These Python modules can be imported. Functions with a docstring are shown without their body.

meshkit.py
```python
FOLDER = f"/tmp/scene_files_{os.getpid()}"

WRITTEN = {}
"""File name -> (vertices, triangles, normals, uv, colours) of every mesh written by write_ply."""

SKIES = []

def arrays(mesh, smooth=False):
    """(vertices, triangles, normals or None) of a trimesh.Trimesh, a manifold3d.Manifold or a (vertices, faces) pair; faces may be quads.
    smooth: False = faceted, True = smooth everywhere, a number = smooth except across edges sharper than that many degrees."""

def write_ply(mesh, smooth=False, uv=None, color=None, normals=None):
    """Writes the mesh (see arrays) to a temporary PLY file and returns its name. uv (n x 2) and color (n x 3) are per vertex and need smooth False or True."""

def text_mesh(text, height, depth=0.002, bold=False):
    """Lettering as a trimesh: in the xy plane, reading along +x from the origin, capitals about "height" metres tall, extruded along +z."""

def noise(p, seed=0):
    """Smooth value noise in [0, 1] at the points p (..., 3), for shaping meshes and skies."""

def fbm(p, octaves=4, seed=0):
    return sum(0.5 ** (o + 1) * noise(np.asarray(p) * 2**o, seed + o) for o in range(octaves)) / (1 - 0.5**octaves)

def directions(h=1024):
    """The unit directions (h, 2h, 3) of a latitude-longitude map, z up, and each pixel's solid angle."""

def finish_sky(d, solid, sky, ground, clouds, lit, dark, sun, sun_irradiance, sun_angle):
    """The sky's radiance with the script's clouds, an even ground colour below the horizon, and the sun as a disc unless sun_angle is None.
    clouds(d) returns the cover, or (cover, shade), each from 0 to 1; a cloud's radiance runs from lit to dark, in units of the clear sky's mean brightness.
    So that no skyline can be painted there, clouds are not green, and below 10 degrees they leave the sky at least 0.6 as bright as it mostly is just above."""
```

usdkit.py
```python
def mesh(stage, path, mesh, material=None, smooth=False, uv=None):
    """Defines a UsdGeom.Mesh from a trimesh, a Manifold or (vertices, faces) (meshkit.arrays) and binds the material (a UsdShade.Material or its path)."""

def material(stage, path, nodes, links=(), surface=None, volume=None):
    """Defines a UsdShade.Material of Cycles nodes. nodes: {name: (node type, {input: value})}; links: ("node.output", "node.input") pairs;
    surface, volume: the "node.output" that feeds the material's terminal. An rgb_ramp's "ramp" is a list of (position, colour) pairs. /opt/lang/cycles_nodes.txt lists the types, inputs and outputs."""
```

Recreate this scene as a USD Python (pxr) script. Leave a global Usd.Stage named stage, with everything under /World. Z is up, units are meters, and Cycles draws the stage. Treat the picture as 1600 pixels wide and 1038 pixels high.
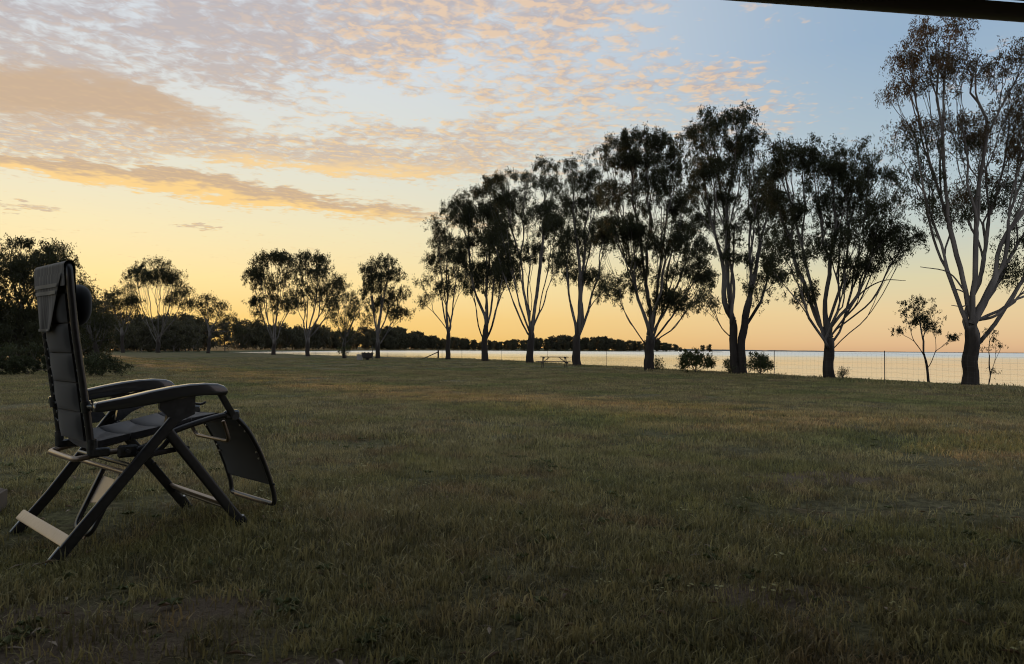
import math
import numpy as np
import shapely
from shapely.geometry import Polygon, LineString
import trimesh
import usdkit
import meshkit
from pxr import Usd, UsdGeom, UsdLux, UsdShade, Gf, Sdf, Vt

stage = Usd.Stage.CreateInMemory()
UsdGeom.SetStageUpAxis(stage, 'Z')
UsdGeom.SetStageMetersPerUnit(stage, 1.0)
UsdGeom.Xform.Define(stage, '/World')
UsdGeom.Scope.Define(stage, '/World/Looks')

# ------------------------------------------------------------------ camera
F_PX, EYE = 1150.0, 0.78
PITCH, ROLL = math.atan(27 / F_PX), 0.0073
cam = UsdGeom.Camera.Define(stage, '/World/camera')
cam.CreateHorizontalApertureAttr(36.0)
cam.CreateVerticalApertureAttr(36.0 * 664 / 1024)
cam.CreateFocalLengthAttr(36.0 * F_PX / 1600)
cam.CreateClippingRangeAttr(Gf.Vec2f(0.05, 60000))
cam.CreateFStopAttr(9.0)
cam.CreateFocusDistanceAttr(7.0)
cam.CreateExposureAttr(0.0)
FW = np.array([0, math.cos(PITCH), math.sin(PITCH)])
_r = np.array([1.0, 0, 0])
_u = np.cross(_r, FW)
RT = _r * math.cos(ROLL) + _u * math.sin(ROLL)
UP = np.cross(RT, FW)
CAM = np.array([0, 0, EYE])
cam.AddTransformOp().Set(Gf.Matrix4d(*RT, 0, *UP, 0, *(-FW), 0, *CAM, 1))


def at(px, py, y):
    """The point y metres ahead that the photograph's pixel shows: used to survey where things stand."""
    d = FW + RT * (px - 800) / F_PX - UP * (py - 519) / F_PX
    return CAM + d * y / d[1]


# ------------------------------------------------------------------ sky and sun
SUN_ROT, SUN_EL = -0.58, math.radians(1.5)
SUN_XY = (math.sin(SUN_ROT), math.cos(SUN_ROT))


class Ref(str):
    pass


class Graph:
    """A small writer of node graphs."""

    def __init__(self):
        self.nodes, self.links, self.k = {}, [], 0

    def add(self, kind, out, **inputs):
        self.k += 1
        name, vals = f'{kind}_{self.k}', {}
        for key, v in inputs.items():
            if isinstance(v, Ref):
                self.links.append((str(v), f'{name}.{key}'))
            else:
                vals[key] = v
        self.nodes[name] = (kind, vals)
        return Ref(f'{name}.{out}')

    def m(self, op, a, b=None, c=None, clamp=False):
        d = {'value1': a}
        if b is not None:
            d['value2'] = b
        if c is not None:
            d['value3'] = c
        return self.add('math', 'value', math_type=op, use_clamp=clamp, **d)

    def mix(self, fac, a, b, kind='mix'):
        return self.add('mix', 'color', mix_type=kind, fac=fac, color1=a, color2=b)

    def ss(self, v, a, b):
        return self.add('map_range', 'result', range_type='smoothstep', value=v, from_min=a, from_max=b, to_min=0.0, to_max=1.0, clamp=True)

    def vec(self, x, y, z):
        return self.add('combine_xyz', 'vector', x=x, y=y, z=z)

    def noise(self, v, scale, detail=2.0, rough=0.5, dist=0.0, out='fac', dim='3D'):
        return self.add('noise_texture', out, vector=v, scale=scale, detail=detail, roughness=rough, distortion=dist, dimensions=dim)

    def ramp(self, fac, stops):
        return self.add('rgb_ramp', 'color', fac=fac, ramp=stops)

    def make(self, path, surface=None, volume=None):
        return usdkit.material(stage, path, self.nodes, self.links, surface=str(surface) if surface else None, volume=str(volume) if volume else None)


g = Graph()
tc = g.add('texture_coordinate', 'generated')
sep = g.add('separate_xyz', 'x', vector=tc)
nm = str(sep).split('.')[0]
dx, dy, dz = sep, Ref(nm + '.y'), Ref(nm + '.z')
zz = g.m('maximum', dz, 0.0)
t = g.m('sqrt', zz)
hl = g.m('sqrt', g.m('maximum', g.m('add', g.m('multiply', dx, dx), g.m('multiply', dy, dy)), 1e-5))
cs = g.m('divide', g.m('add', g.m('multiply', dx, SUN_XY[0]), g.m('multiply', dy, SUN_XY[1])), hl)
sunward = g.ramp(t, [(0, (.82, .46, .14)), (.1, (.88, .54, .17)), (.2, (.93, .61, .20)), (.295, (.98, .75, .33)), (.389, (.90, .79, .48)), (.47, (.78, .77, .63)), (.6, (.68, .735, .78)), (.66, (.66, .72, .78)), (1, (.44, .50, .60))])
sideways = g.ramp(t, [(0, (.66, .40, .26)), (.1, (.78, .50, .29)), (.22, (.83, .62, .34)), (.30, (.73, .66, .41)), (.38, (.56, .62, .55)), (.45, (.45, .56, .61)), (.6, (.285, .425, .595)), (.7, (.30, .42, .58)), (1, (.40, .46, .56))])
antisun = g.ramp(t, [(0, (.36, .32, .36)), (.2, (.48, .41, .44)), (.35, (.50, .46, .52)), (.5, (.40, .43, .52)), (1, (.40, .46, .56))])
clear = g.mix(g.ss(cs, .46, .97), g.mix(g.ss(cs, -.8, .5), antisun, sideways), sunward)
physical = g.add('sky_texture', 'color', sky_type='single_scattering', sun_disc=False, sun_elevation=SUN_EL, sun_rotation=SUN_ROT)
soft = g.add('gamma', 'color', color=physical, gamma=0.4)
clear = g.mix(.12, clear, g.mix(1.0, soft, (.55, .55, .55), 'multiply'))
# clouds lie on a plane overhead: (x/z, y/z); the large bands are given by their direction ahead
zc = g.m('add', g.m('maximum', dz, .02), .015)
PX_, PY_ = g.m('divide', dx, zc), g.m('divide', dy, zc)
P = g.vec(PX_, PY_, 0.0)
yy = g.m('maximum', dy, .06)
U0, V0 = g.m('divide', dx, yy), g.m('divide', dz, yy)
wn = g.noise(P, 1.3, 2.0, .6, out='color', dim='2D')
ws = g.add('separate_xyz', 'x', vector=wn)
wx, wy = ws, Ref(str(ws).split('.')[0] + '.y')
wn2 = g.noise(P, 8.0, 2.0, .6, out='color', dim='2D')
ws2 = g.add('separate_xyz', 'x', vector=wn2)
U1 = g.m('multiply_add', g.m('subtract', wx, .5), .16, U0)
Vw = g.m('multiply_add', g.m('subtract', wy, .5), .034, g.m('multiply_add', g.m('subtract', ws2, .5), .022, V0))
BANDS = [  # centre and radii in hundredths of slope (x right, z up), turn, weight
    (230, -50, 900, 225, 0.05, .80), (40, 146, 360, 46, 0.13, 1.0), (130, 205, 460, 60, 0.1, .72),
    (190, 281, 660, 21, 0.125, 1.0), (520, 248, 370, 36, 0.05, .84), (800, 120, 380, 90, 0.2, .55), (720, 215, 390, 52, .03, .58), (1000, 120, 300, 95, 0.2, .47),
    (15, 326, 65, 6, 0.06, .75), (310, 357, 45, 4.5, 0.09, .75)]
HOLES = [(640, 165, 110, 26, 0.15, .45), (300, 262, 90, 9, .1, .4)]


def cover(V):
    total = None
    dense = None
    rim = None
    for i, (cx, cy, rx, ry, a, w) in enumerate(BANDS):
        u0, v0, ru, rv = (cx - 800) / F_PX, (546 - cy) / F_PX, rx / F_PX, ry / F_PX
        du, dv = g.m('subtract', U1, u0), g.m('subtract', V, v0)
        e1 = g.m('multiply_add', du, math.cos(a) / ru, g.m('multiply', dv, -math.sin(a) / ru))
        e2 = g.m('multiply_add', du, math.sin(a) / rv, g.m('multiply', dv, math.cos(a) / rv))
        d = g.m('sqrt', g.m('add', g.m('multiply', e1, e1), g.m('multiply', e2, e2)))
        q = g.m('multiply', g.ss(d, 1.25, .45), w)
        total = q if total is None else g.m('maximum', total, q)
        if w > .8:
            r_ = g.m('multiply', q, g.m('multiply', g.ss(e2, .5, -1.0), {1: .18, 3: 1.15}.get(i, 1.0)))
            rim = r_ if rim is None else g.m('maximum', rim, r_)
        if w == 1.0:
            dense = q if dense is None else g.m('maximum', dense, q)
    for cx, cy, rx, ry, a, w in HOLES:
        u0, v0, ru, rv = (cx - 800) / F_PX, (546 - cy) / F_PX, rx / F_PX, ry / F_PX
        du, dv = g.m('subtract', U1, u0), g.m('subtract', V, v0)
        e1 = g.m('multiply_add', du, math.cos(a) / ru, g.m('multiply', dv, -math.sin(a) / ru))
        e2 = g.m('multiply_add', du, math.sin(a) / rv, g.m('multiply', dv, math.cos(a) / rv))
        d = g.m('sqrt', g.m('add', g.m('multiply', e1, e1), g.m('multiply', e2, e2)))
        total = g.m('subtract', total, g.m('multiply', g.ss(d, 1.2, .4), w))
    return total, dense, rim


broad = g.noise(P, 2.9, 2.0, .55, .6, dim='2D')


def cells(shift):
    p = g.add('vector_math', 'vector', math_type='add', vector1=P, vector2=(SUN_XY[0] * shift, SUN_XY[1] * shift, 0))
    b = g.noise(p, 13.0, 3.0, .65, .3, dim='2D')
    c = g.add('voronoi_texture', 'distance', dimensions='2D', feature='f1', vector=g.add('vector_math', 'vector', math_type='add', vector1=p, vector2=g.mix(1.0, wn2, (.14, .14, .14), 'multiply')), scale=17.0, use_normalize=False)
    s = g.m('multiply_add', g.m('subtract', wx, .5), .35, g.m('multiply', g.m('subtract', b, .5), 1.35))
    s = g.m('multiply_add', g.m('subtract', broad, .5), .95, s)
    return g.m('multiply_add', g.m('subtract', .42, c), .36, s)


cov, dense, rim = cover(Vw)
c0, c1 = cells(0.0), cells(.032)
amp = g.m('multiply_add', dense, -.55, 1.0)
thick = g.m('multiply_add', c0, amp, g.m('subtract', cov, .33))
alpha = g.m('multiply', g.ss(thick, -.12, .50), g.m('multiply_add', dense, .10, .82))
puff = g.m('multiply', g.ss(U0, -.36, -.10), g.ss(V0, .26, .34))
lit = g.m('multiply', g.ss(g.m('multiply_add', puff, .13, g.m('multiply', g.m('subtract', c0, c1), amp)), -.08, .42), g.m('multiply_add', g.ss(thick, .05, .5), -.35, 1.0))
lit = g.m('maximum', lit, g.m('multiply', g.ss(g.m('multiply_add', c0, .28, rim), .05, .75), 1.0))       # lower rims of the bands, lit from below
warm = g.m('multiply', g.ss(V0, .52, .14), g.ss(cs, .45, .95))
body = g.mix(warm, (.48, .43, .445), (.64, .49, .36))
gold = g.mix(warm, (1.0, .66, .36), (1.0, .66, .24))
lit = g.m('multiply', g.m('multiply', lit, g.ss(cs, .0, .75)), g.m('add', g.m('multiply_add', g.ss(U0, -.44, -.16), .75, .25), g.ss(V0, .36, .24), clamp=True))
body = g.mix(g.m('multiply', dense, .9), body, (.60, .42, .27))
cloud = g.mix(lit, body, gold)
sky_c = g.mix(g.m('multiply', alpha, g.ss(dz, .05, .12)), clear, cloud)
bg = g.add('background_shader', 'background', strength=.1, color=g.mix(1.0, sky_c, (10.0, 10.0, 10.0), 'multiply'))
dome = UsdLux.DomeLight.Define(stage, '/World/sky')
UsdShade.MaterialBindingAPI.Apply(dome.GetPrim()).Bind(g.make('/World/Looks/sky', surface=bg))
dome.GetPrim().SetCustomDataByKey('kind', 'structure')
sun = UsdLux.DistantLight.Define(stage, '/World/sun')
sun.CreateNormalizeAttr(True)
sun.CreateIntensityAttr(.8)
sun.CreateAngleAttr(.6)
sun.CreateColorAttr(Gf.Vec3f(1.0, .50, .20))
sd = np.array([SUN_XY[0] * math.cos(SUN_EL), SUN_XY[1] * math.cos(SUN_EL), math.sin(SUN_EL)])
sx = np.cross([0, 0, 1], sd)
sx /= np.linalg.norm(sx)
sy = np.cross(sd, sx)
sun.AddTransformOp().Set(Gf.Matrix4d(*sx, 0, *sy, 0, *sd, 0, 0, 0, 0, 1))

# ------------------------------------------------------------------ helpers
names = {}


def numbered(parent, name):
    k = names.get((parent, name), -1) + 1
    names[(parent, name)] = k
    return name if k == 0 else f'{name}_{k:03d}'


def tag(p, label=None, cat=None, group=None, kind=None):
    prim = p if isinstance(p, Usd.Prim) else p.GetPrim()
    for key, v in (('label', label), ('category', cat), ('group', group), ('kind', kind)):
        if v:
            prim.SetCustomDataByKey(key, v)
    return prim


def obj(name, mesh, mat, parent='/World', smooth=False, label=None, kind=None):
    parent = parent if isinstance(parent, str) else str(parent.GetPath())
    p = usdkit.mesh(stage, f'{parent}/{numbered(parent, name)}', mesh, mat, smooth=smooth)
    tag(p, label=label, kind=kind)
    return p


def thing(name, label, cat, loc=(0, 0, 0), rotz=0.0, group=None, scale=None):
    x = UsdGeom.Xform.Define(stage, '/World/' + numbered('/World', name))
    x.AddTranslateOp().Set(Gf.Vec3d(*map(float, loc)))
    x.AddRotateZOp().Set(float(rotz))
    if scale is not None:
        x.AddScaleOp().Set(Gf.Vec3f(*map(float, np.broadcast_to(scale, 3))))
    tag(x, label, cat, group)
    return x


def copy_of(src, name, label, cat, loc, rotz, group, scale):
    x = thing(name, label, cat, loc, rotz, group, scale)
    x.GetPrim().GetReferences().AddInternalReference(src.GetPath())
    x.GetPrim().SetInstanceable(True)
    return x


class MB:
    """Collects pieces of one mesh."""

    def __init__(self):
        self.v, self.f, self.n = [], [], 0

    def add(self, m):
        v, f = (np.asarray(m.vertices), np.asarray(m.faces)) if hasattr(m, 'vertices') else (np.asarray(m[0], float), np.asarray(m[1], int))
        self.v.append(v)
        self.f.append(f + self.n)
        self.n += len(v)
        return self

    def out(self):
        return np.vstack(self.v), np.vstack(self.f)


def tube(pts, r, n=8, flat=None, side=None, caps=True):
    """A tube along pts. r: radius or one per point. flat=(a, b): an oval section, a along the side vector."""
    pts = np.asarray(pts, float)
    k = len(pts)
    tan = np.empty_like(pts)
    tan[1:-1] = pts[2:] - pts[:-2]
    tan[0], tan[-1] = pts[1] - pts[0], pts[-1] - pts[-2]
    tan /= np.maximum(np.linalg.norm(tan, axis=1, keepdims=True), 1e-9)
    if side is None:
        side = np.array([0, 0, 1.0]) if abs(tan[0][2]) < .8 else np.array([1.0, 0, 0])
    s = np.asarray(side, float)
    A, B = np.empty_like(pts), np.empty_like(pts)
    for i in range(k):
        s = s - tan[i] * (s @ tan[i])
        s /= max(np.linalg.norm(s), 1e-9)
        A[i], B[i] = s, np.cross(tan[i], s)
    ang = np.arange(n) * 2 * np.pi / n
    if flat is None:
        ra = rb = np.broadcast_to(np.asarray(r, float), k)
        ca, cb = np.cos(ang), np.sin(ang)
    else:
        ra, rb = np.full(k, flat[0]), np.full(k, flat[1])
        ca, cb = np.sign(np.cos(ang)) * np.abs(np.cos(ang)) ** .45, np.sign(np.sin(ang)) * np.abs(np.sin(ang)) ** .45
    v = pts[:, None] + A[:, None] * (ca[None, :, None] * ra[:, None, None]) + B[:, None] * (cb[None, :, None] * rb[:, None, None])
    v = v.reshape(-1, 3)
    i, j = np.meshgrid(np.arange(k - 1), np.arange(n), indexing='ij')
    a, b = (i * n + j).ravel(), (i * n + (j + 1) % n).ravel()
    f = np.vstack([np.stack([a, b, b + n], 1), np.stack([a, b + n, a + n], 1)])
    if caps:
        c0, c1 = len(v), len(v) + 1
        v = np.vstack([v, pts[:1], pts[-1:]])
        jj = np.arange(n)
        f = np.vstack([f, np.stack([np.full(n, c0), (jj + 1) % n, jj], 1), np.stack([np.full(n, c1), (k - 1) * n + jj, (k - 1) * n + (jj + 1) % n], 1)])
    return v, f


def curve(pts, per=6):
    """A smooth line through pts (Catmull-Rom)."""
    p = np.asarray(pts, float)
    q = np.vstack([2 * p[0] - p[1], p, 2 * p[-1] - p[-2]])
    out = []
    for i in range(1, len(q) - 2):
        for s in np.arange(per) / per:
            out.append(.5 * (2 * q[i] + (q[i + 1] - q[i - 1]) * s + (2 * q[i - 1] - 5 * q[i] + 4 * q[i + 1] - q[i + 2]) * s * s + (3 * q[i] - q[i - 1] - 3 * q[i + 1] + q[i + 2]) * s ** 3))
    return np.vstack([out, p[-1:]])


def rounded(pts, rad, k=5):
    """A polyline with its inner corners rounded."""
    p = [np.asarray(x, float) for x in pts]
    out = [p[0]]
    for a, b, c in zip(p, p[1:], p[2:]):
        d1, d2 = a - b, c - b
        r = min(rad, .45 * np.linalg.norm(d1), .45 * np.linalg.norm(d2))
        s, e = b + d1 / np.linalg.norm(d1) * r, b + d2 / np.linalg.norm(d2) * r
        for t_ in np.linspace(0, 1, k):
            out.append((1 - t_) ** 2 * s + 2 * t_ * (1 - t_) * b + t_ * t_ * e)
    return np.array(out + [p[-1]])


def box(sx_, sy_, sz_, c=(0, 0, 0), bev=0.0):
    if bev <= 0:
        m = trimesh.creation.box([sx_, sy_, sz_])
    else:
        h = np.array([sx_, sy_, sz_]) / 2
        pts = []
        for s in np.array(np.meshgrid([-1, 1], [-1, 1], [-1, 1])).reshape(3, -1).T:
            for ax in range(3):
                q = h - bev
                q = q.copy()
                q[ax] = h[ax]
                pts.append(s * q)
        m = trimesh.convex.convex_hull(np.array(pts))
    m.apply_translation(c)
    return m


# ------------------------------------------------------------------ materials
def plain(name, color, rough=.6, metallic=0.0, spec=.5, var=0.0, scale=8.0, bump=0.0, bscale=60.0, coat=0.0):
    q = Graph()
    pos = q.add('texture_coordinate', 'object')
    kw = dict(roughness=rough, metallic=metallic, specular_ior_level=spec, coat_weight=coat)
    if var:
        n_ = q.noise(pos, scale, 4.0, .6)
        kw['base_color'] = q.mix(n_, tuple(np.array(color) * (1 - var)), tuple(np.array(color) * (1 + var)))
        kw['roughness'] = q.m('multiply_add', n_, .25, rough - .12)
    else:
        kw['base_color'] = color
    if bump:
        kw['normal'] = q.add('bump', 'normal', height=q.noise(pos, bscale, 3.0, .6), strength=bump, distance=.004)
    return q.make(f'/World/Looks/{name}', surface=q.add('principled_bsdf', 'BSDF', **kw))


def leaf_material(name, c_dark, c_light, trans=.35, scale=.8):
    q = Graph()
    pos = q.add('geometry', 'position')
    isl = q.add('geometry', 'random_per_island')
    n_ = q.noise(pos, scale, 2.0)
    f_ = q.m('multiply_add', isl, .6, q.m('multiply', n_, .5), clamp=True)
    col = q.mix(f_, c_dark, c_light)
    pb = q.add('principled_bsdf', 'BSDF', base_color=col, roughness=.5, specular_ior_level=.14)
    tb = q.add('translucent_bsdf', 'BSDF', color=q.mix(1.0, col, (1.3, 1.25, .8), 'multiply'))
    return q.make(f'/World/Looks/{name}', surface=q.add('mix_closure', 'closure', fac=trans, closure1=pb, closure2=tb))


def bark_material(name, fork, lower=(.026, .021, .017), upper=(.13, .117, .104)):
    """Rough dark bark up to about fork metres above the foot, smooth pale bark with peeled patches above."""
    q = Graph()
    pos = q.add('texture_coordinate', 'object')
    s = q.add('separate_xyz', 'x', vector=pos)
    z = Ref(str(s).split('.')[0] + '.z')
    stretched = q.add('mapping', 'vector', vector=pos, scale=(1, 1, .22))
    n1 = q.noise(stretched, 9.0, 4.0, .65)
    n2 = q.noise(stretched, 2.2, 3.0, .6)
    h = q.ss(q.m('multiply_add', q.m('subtract', n2, .5), fork * .9, z), fork * .75, fork * 1.15)
    low = q.mix(n1, tuple(np.array(lower) * .5), tuple(np.array(lower) * 1.6))
    high = q.mix(q.ss(n2, .35, .7), tuple(np.array(upper) * .55), tuple(np.array(upper) * 1.1))
    col = q.mix(h, low, high)
    bmp = q.add('bump', 'normal', height=n1, strength=q.m('multiply_add', h, -.7, .9), distance=.06)
    return q.make(f'/World/Looks/{name}', surface=q.add('principled_bsdf', 'BSDF', base_color=col, roughness=.85, specular_ior_level=.2, normal=bmp))


def grass_colour(q, pos, bright=1.0):
    """The lawn's own patches: olive green, straw and reddish dry grass."""
    b = lambda c: tuple(np.array(c) * bright)
    n1 = q.noise(pos, .55, 4.0, .6, .6)
    n2 = q.noise(pos, 1.7, 4.0, .65)
    n3 = q.noise(pos, .16, 3.0, .5)
    col = q.mix(q.ss(n1, .36, .60), b((.200, .186, .078)), b((.265, .230, .118)))
    col = q.mix(q.m('multiply', q.ss(n2, .50, .66), .6), col, b((.255, .170, .095)))
    col = q.mix(q.m('multiply', q.ss(n3, .50, .62), .75), col, b((.160, .180, .068)))
    n4 = q.noise(pos, 3.2, 3.0, .6)
    col = q.mix(q.m('multiply', q.ss(n4, .55, .72), .45), col, b((.120, .100, .065)))
    return col


WORN = [(-1.45, 1.98, .85, .36), (-.50, 1.74, .36, .16), (.80, 2.32, .26, .13), (-.95, 2.25, .3, .12), (1.9, 4.6, .5, .3)]   # bare earth: x, y, half sizes


def ground_material():
    q = Graph()
    pos = q.add('geometry', 'position')
    col = grass_colour(q, pos, .72)
    sp = q.add('separate_xyz', 'y', vector=pos)
    col = q.mix(q.ss(sp, 125.0, 185.0), col, (.075, .085, .036))
    fine = q.noise(pos, 24.0, 5.0, .75)
    mid = q.noise(pos, 5.0, 4.0, .7)
    col = q.mix(q.ss(fine, .35, .7), q.mix(1.0, col, (.35, .35, .33), 'multiply'), col)
    col = q.mix(q.m('multiply', q.ss(mid, .58, .72), .5), col, (.060, .045, .030))
    sx_ = q.add('separate_xyz', 'x', vector=pos)
    worn = None
    wob = q.m('multiply', q.m('subtract', q.noise(pos, 4.0, 3.0, .6), .5), 1.1)
    for wx_, wy_, wa, wb in WORN:
        e1 = q.m('multiply', q.m('subtract', sx_, wx_), 1 / wa)
        e2 = q.m('multiply', q.m('subtract', sp, wy_), 1 / wb)
        d = q.m('add', q.m('sqrt', q.m('add', q.m('multiply', e1, e1), q.m('multiply', e2, e2))), wob)
        o = q.ss(d, 1.1, .5)
        worn = o if worn is None else q.m('maximum', worn, o)
    col = q.mix(worn, col, q.mix(fine, (.085, .062, .042), (.19, .14, .095)))
    hgt = q.m('multiply_add', fine, .6, q.m('multiply', mid, 1.4))
    bmp = q.add('bump', 'normal', height=hgt, strength=.9, distance=.05)
    return q.make('/World/Looks/ground', surface=q.add('principled_bsdf', 'BSDF', base_color=col, roughness=.95, specular_ior_level=.1, normal=bmp))


def blade_material(name, bright, hue):
    q = Graph()
    pos = q.add('geometry', 'position')
    col = grass_colour(q, pos, bright)
    rnd = q.add('object_info', 'random')
    isl = q.add('geometry', 'random_per_island')
    col = q.mix(q.m('multiply', isl, .6), col, hue)
    col = q.mix(1.0, col, q.mix(rnd, (.45, .46, .48), (1.70, 1.62, 1.45)), 'multiply')
    pb = q.add('principled_bsdf', 'BSDF', base_color=col, roughness=.6, specular_ior_level=.25)
    tb = q.add('translucent_bsdf', 'BSDF', color=col)
    return q.make(f'/World/Looks/{name}', surface=q.add('mix_closure', 'closure', fac=.3, closure1=pb, closure2=tb))


def water_material():
    q = Graph()
    pos = q.add('geometry', 'position')
    far = q.add('mapping', 'vector', vector=pos, scale=(.35, 1.0, 1.0))
    n1 = q.noise(far, .9, 4.0, .6)
    n2 = q.noise(far, .035, 3.0, .6)
    bmp = q.add('bump', 'normal', height=n1, strength=.16, distance=.25)
    s = q.add('separate_xyz', 'y', vector=pos)
    deep = q.ss(s, 110.0, 420.0)
    rough = q.m('multiply_add', n2, .15, q.m('multiply_add', deep, .18, .02))
    pb = q.add('principled_bsdf', 'BSDF', base_color=(.035, .045, .045), roughness=rough, ior=1.33, specular_ior_level=.5, normal=bmp)
    gl = q.add('glossy_bsdf', 'BSDF', color=(.96, .96, .96), roughness=rough, normal=bmp)
    return q.make('/World/Looks/water', surface=q.add('mix_closure', 'closure', fac=.78, closure1=pb, closure2=gl))


M_ground, M_water = ground_material(), water_material()
M_leaf = leaf_material('gum_leaves', (.026, .030, .016), (.070, .070, .036))
M_leaf_red = leaf_material('sunset_tinted_leaves', (.055, .040, .022), (.135, .085, .048))  # red of the low sun put into the leaf colour of the crown top
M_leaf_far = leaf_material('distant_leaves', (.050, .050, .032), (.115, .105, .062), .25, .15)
M_leaf_bush = leaf_material('shrub_leaves', (.040, .052, .020), (.095, .110, .045))
M_leaf_bramble = leaf_material('bramble_leaves', (.034, .042, .020), (.085, .092, .048), .25)

# ------------------------------------------------------------------ terrain and water
WATER_Z = -0.95
LAKE = Polygon([(22, 12), (18.6, 27), (15.4, 35), (10.6, 49), (6.6, 60.5), (2.4, 73), (-3.2, 88), (-13, 101), (-26, 117), (-40, 139), (-58, 166), (-84, 193), (-93, 225), (-97, 262), (-107, 400), (-97, 600),
                (-10, 840), (120, 900), (222, 990), (236, 1040), (150, 1100), (0, 1300), (-200, 2400), (-200, 9000), (12000, 9000), (12000, -4000), (400, -4000), (44, -60)])
ISLET = Polygon([(256, 985), (276, 985), (284, 1000), (274, 1015), (256, 1010)])
shapely.prepare(LAKE)
LAKE_LINE = LAKE.boundary
shapely.prepare(LAKE_LINE)


def smooth(x, a, b):
    t_ = np.clip((x - a) / (b - a), 0, 1)
    return t_ * t_ * (3 - 2 * t_)


def land(x, y):
    """Height of the land."""
    x, y = np.asarray(x, float), np.asarray(y, float)
    pts = shapely.points(x, y)
    d = shapely.distance(LAKE_LINE, pts) * np.where(shapely.contains(LAKE, pts), -1, 1)
    d = np.maximum(d, 6 - shapely.distance(ISLET, pts) * 1.0)
    r = np.hypot(x, y)
    z = -.42 * smooth(r, 3.2, 27)
    z = z + (meshkit.noise(np.stack([x * .35, y * .35, 0 * x], -1), 3) - .5) * .10 * smooth(r, 4, 14)
    z = z + (meshkit.noise(np.stack([x * 1.3, y * 1.3, 0 * x], -1), 5) - .5) * .05
    z = z + smooth(y, 195, 240) * smooth(d, 2, 160) * 3.2
    return z + (-1.9 - z) * smooth(-d, -1.6, 2.2)


def make_ground():
    ang = np.concatenate([np.linspace(-48, 48, 300), np.linspace(48, 312, 67)[1:-1]])
    rad = np.concatenate([np.linspace(.4, 12, 90), np.geomspace(12, 160, 150)[1:], np.geomspace(160, 1200, 70)[1:], np.geomspace(1200, 9000, 12)[1:]])
    A_, R_ = np.meshgrid(np.radians(ang), rad, indexing='ij')
    x, y = R_ * np.sin(A_), R_ * np.cos(A_)
    v = np.stack([x, y, land(x, y)], -1).reshape(-1, 3)
    na, nr = len(ang), len(rad)
    i, j = np.meshgrid(np.arange(na), np.arange(nr - 1), indexing='ij')
    a, b = (i * nr + j).ravel(), (((i + 1) % na) * nr + j).ravel()
    f = np.vstack([np.stack([a, a + 1, b + 1], 1), np.stack([a, b + 1, b], 1)])
    c = len(v)
    v = np.vstack([v, [[0, 0, 0]]])
    k = np.arange(na)
    f = np.vstack([f, np.stack([np.full(na, c), k * nr, ((k + 1) % na) * nr], 1)])
    fn = np.cross(v[f[:, 1]] - v[f[:, 0]], v[f[:, 2]] - v[f[:, 0]])[:, 2]
    f[fn < 0] = f[fn < 0][:, ::-1]
    return v, f


tag(obj('ground', make_ground(), M_ground, smooth=True), 'mown olive and straw coloured lawn running down to the lake', None, None, 'structure')
W_ = np.array([[-9000, -9000, WATER_Z], [30000, -9000, WATER_Z], [30000, 40000, WATER_Z], [-9000, 40000, WATER_Z]], float)
tag(obj('lake', (W_, np.array([[0, 1, 2], [0, 2, 3]])), M_water), 'calm lake reflecting the yellow evening sky', None, None, 'structure')


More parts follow.
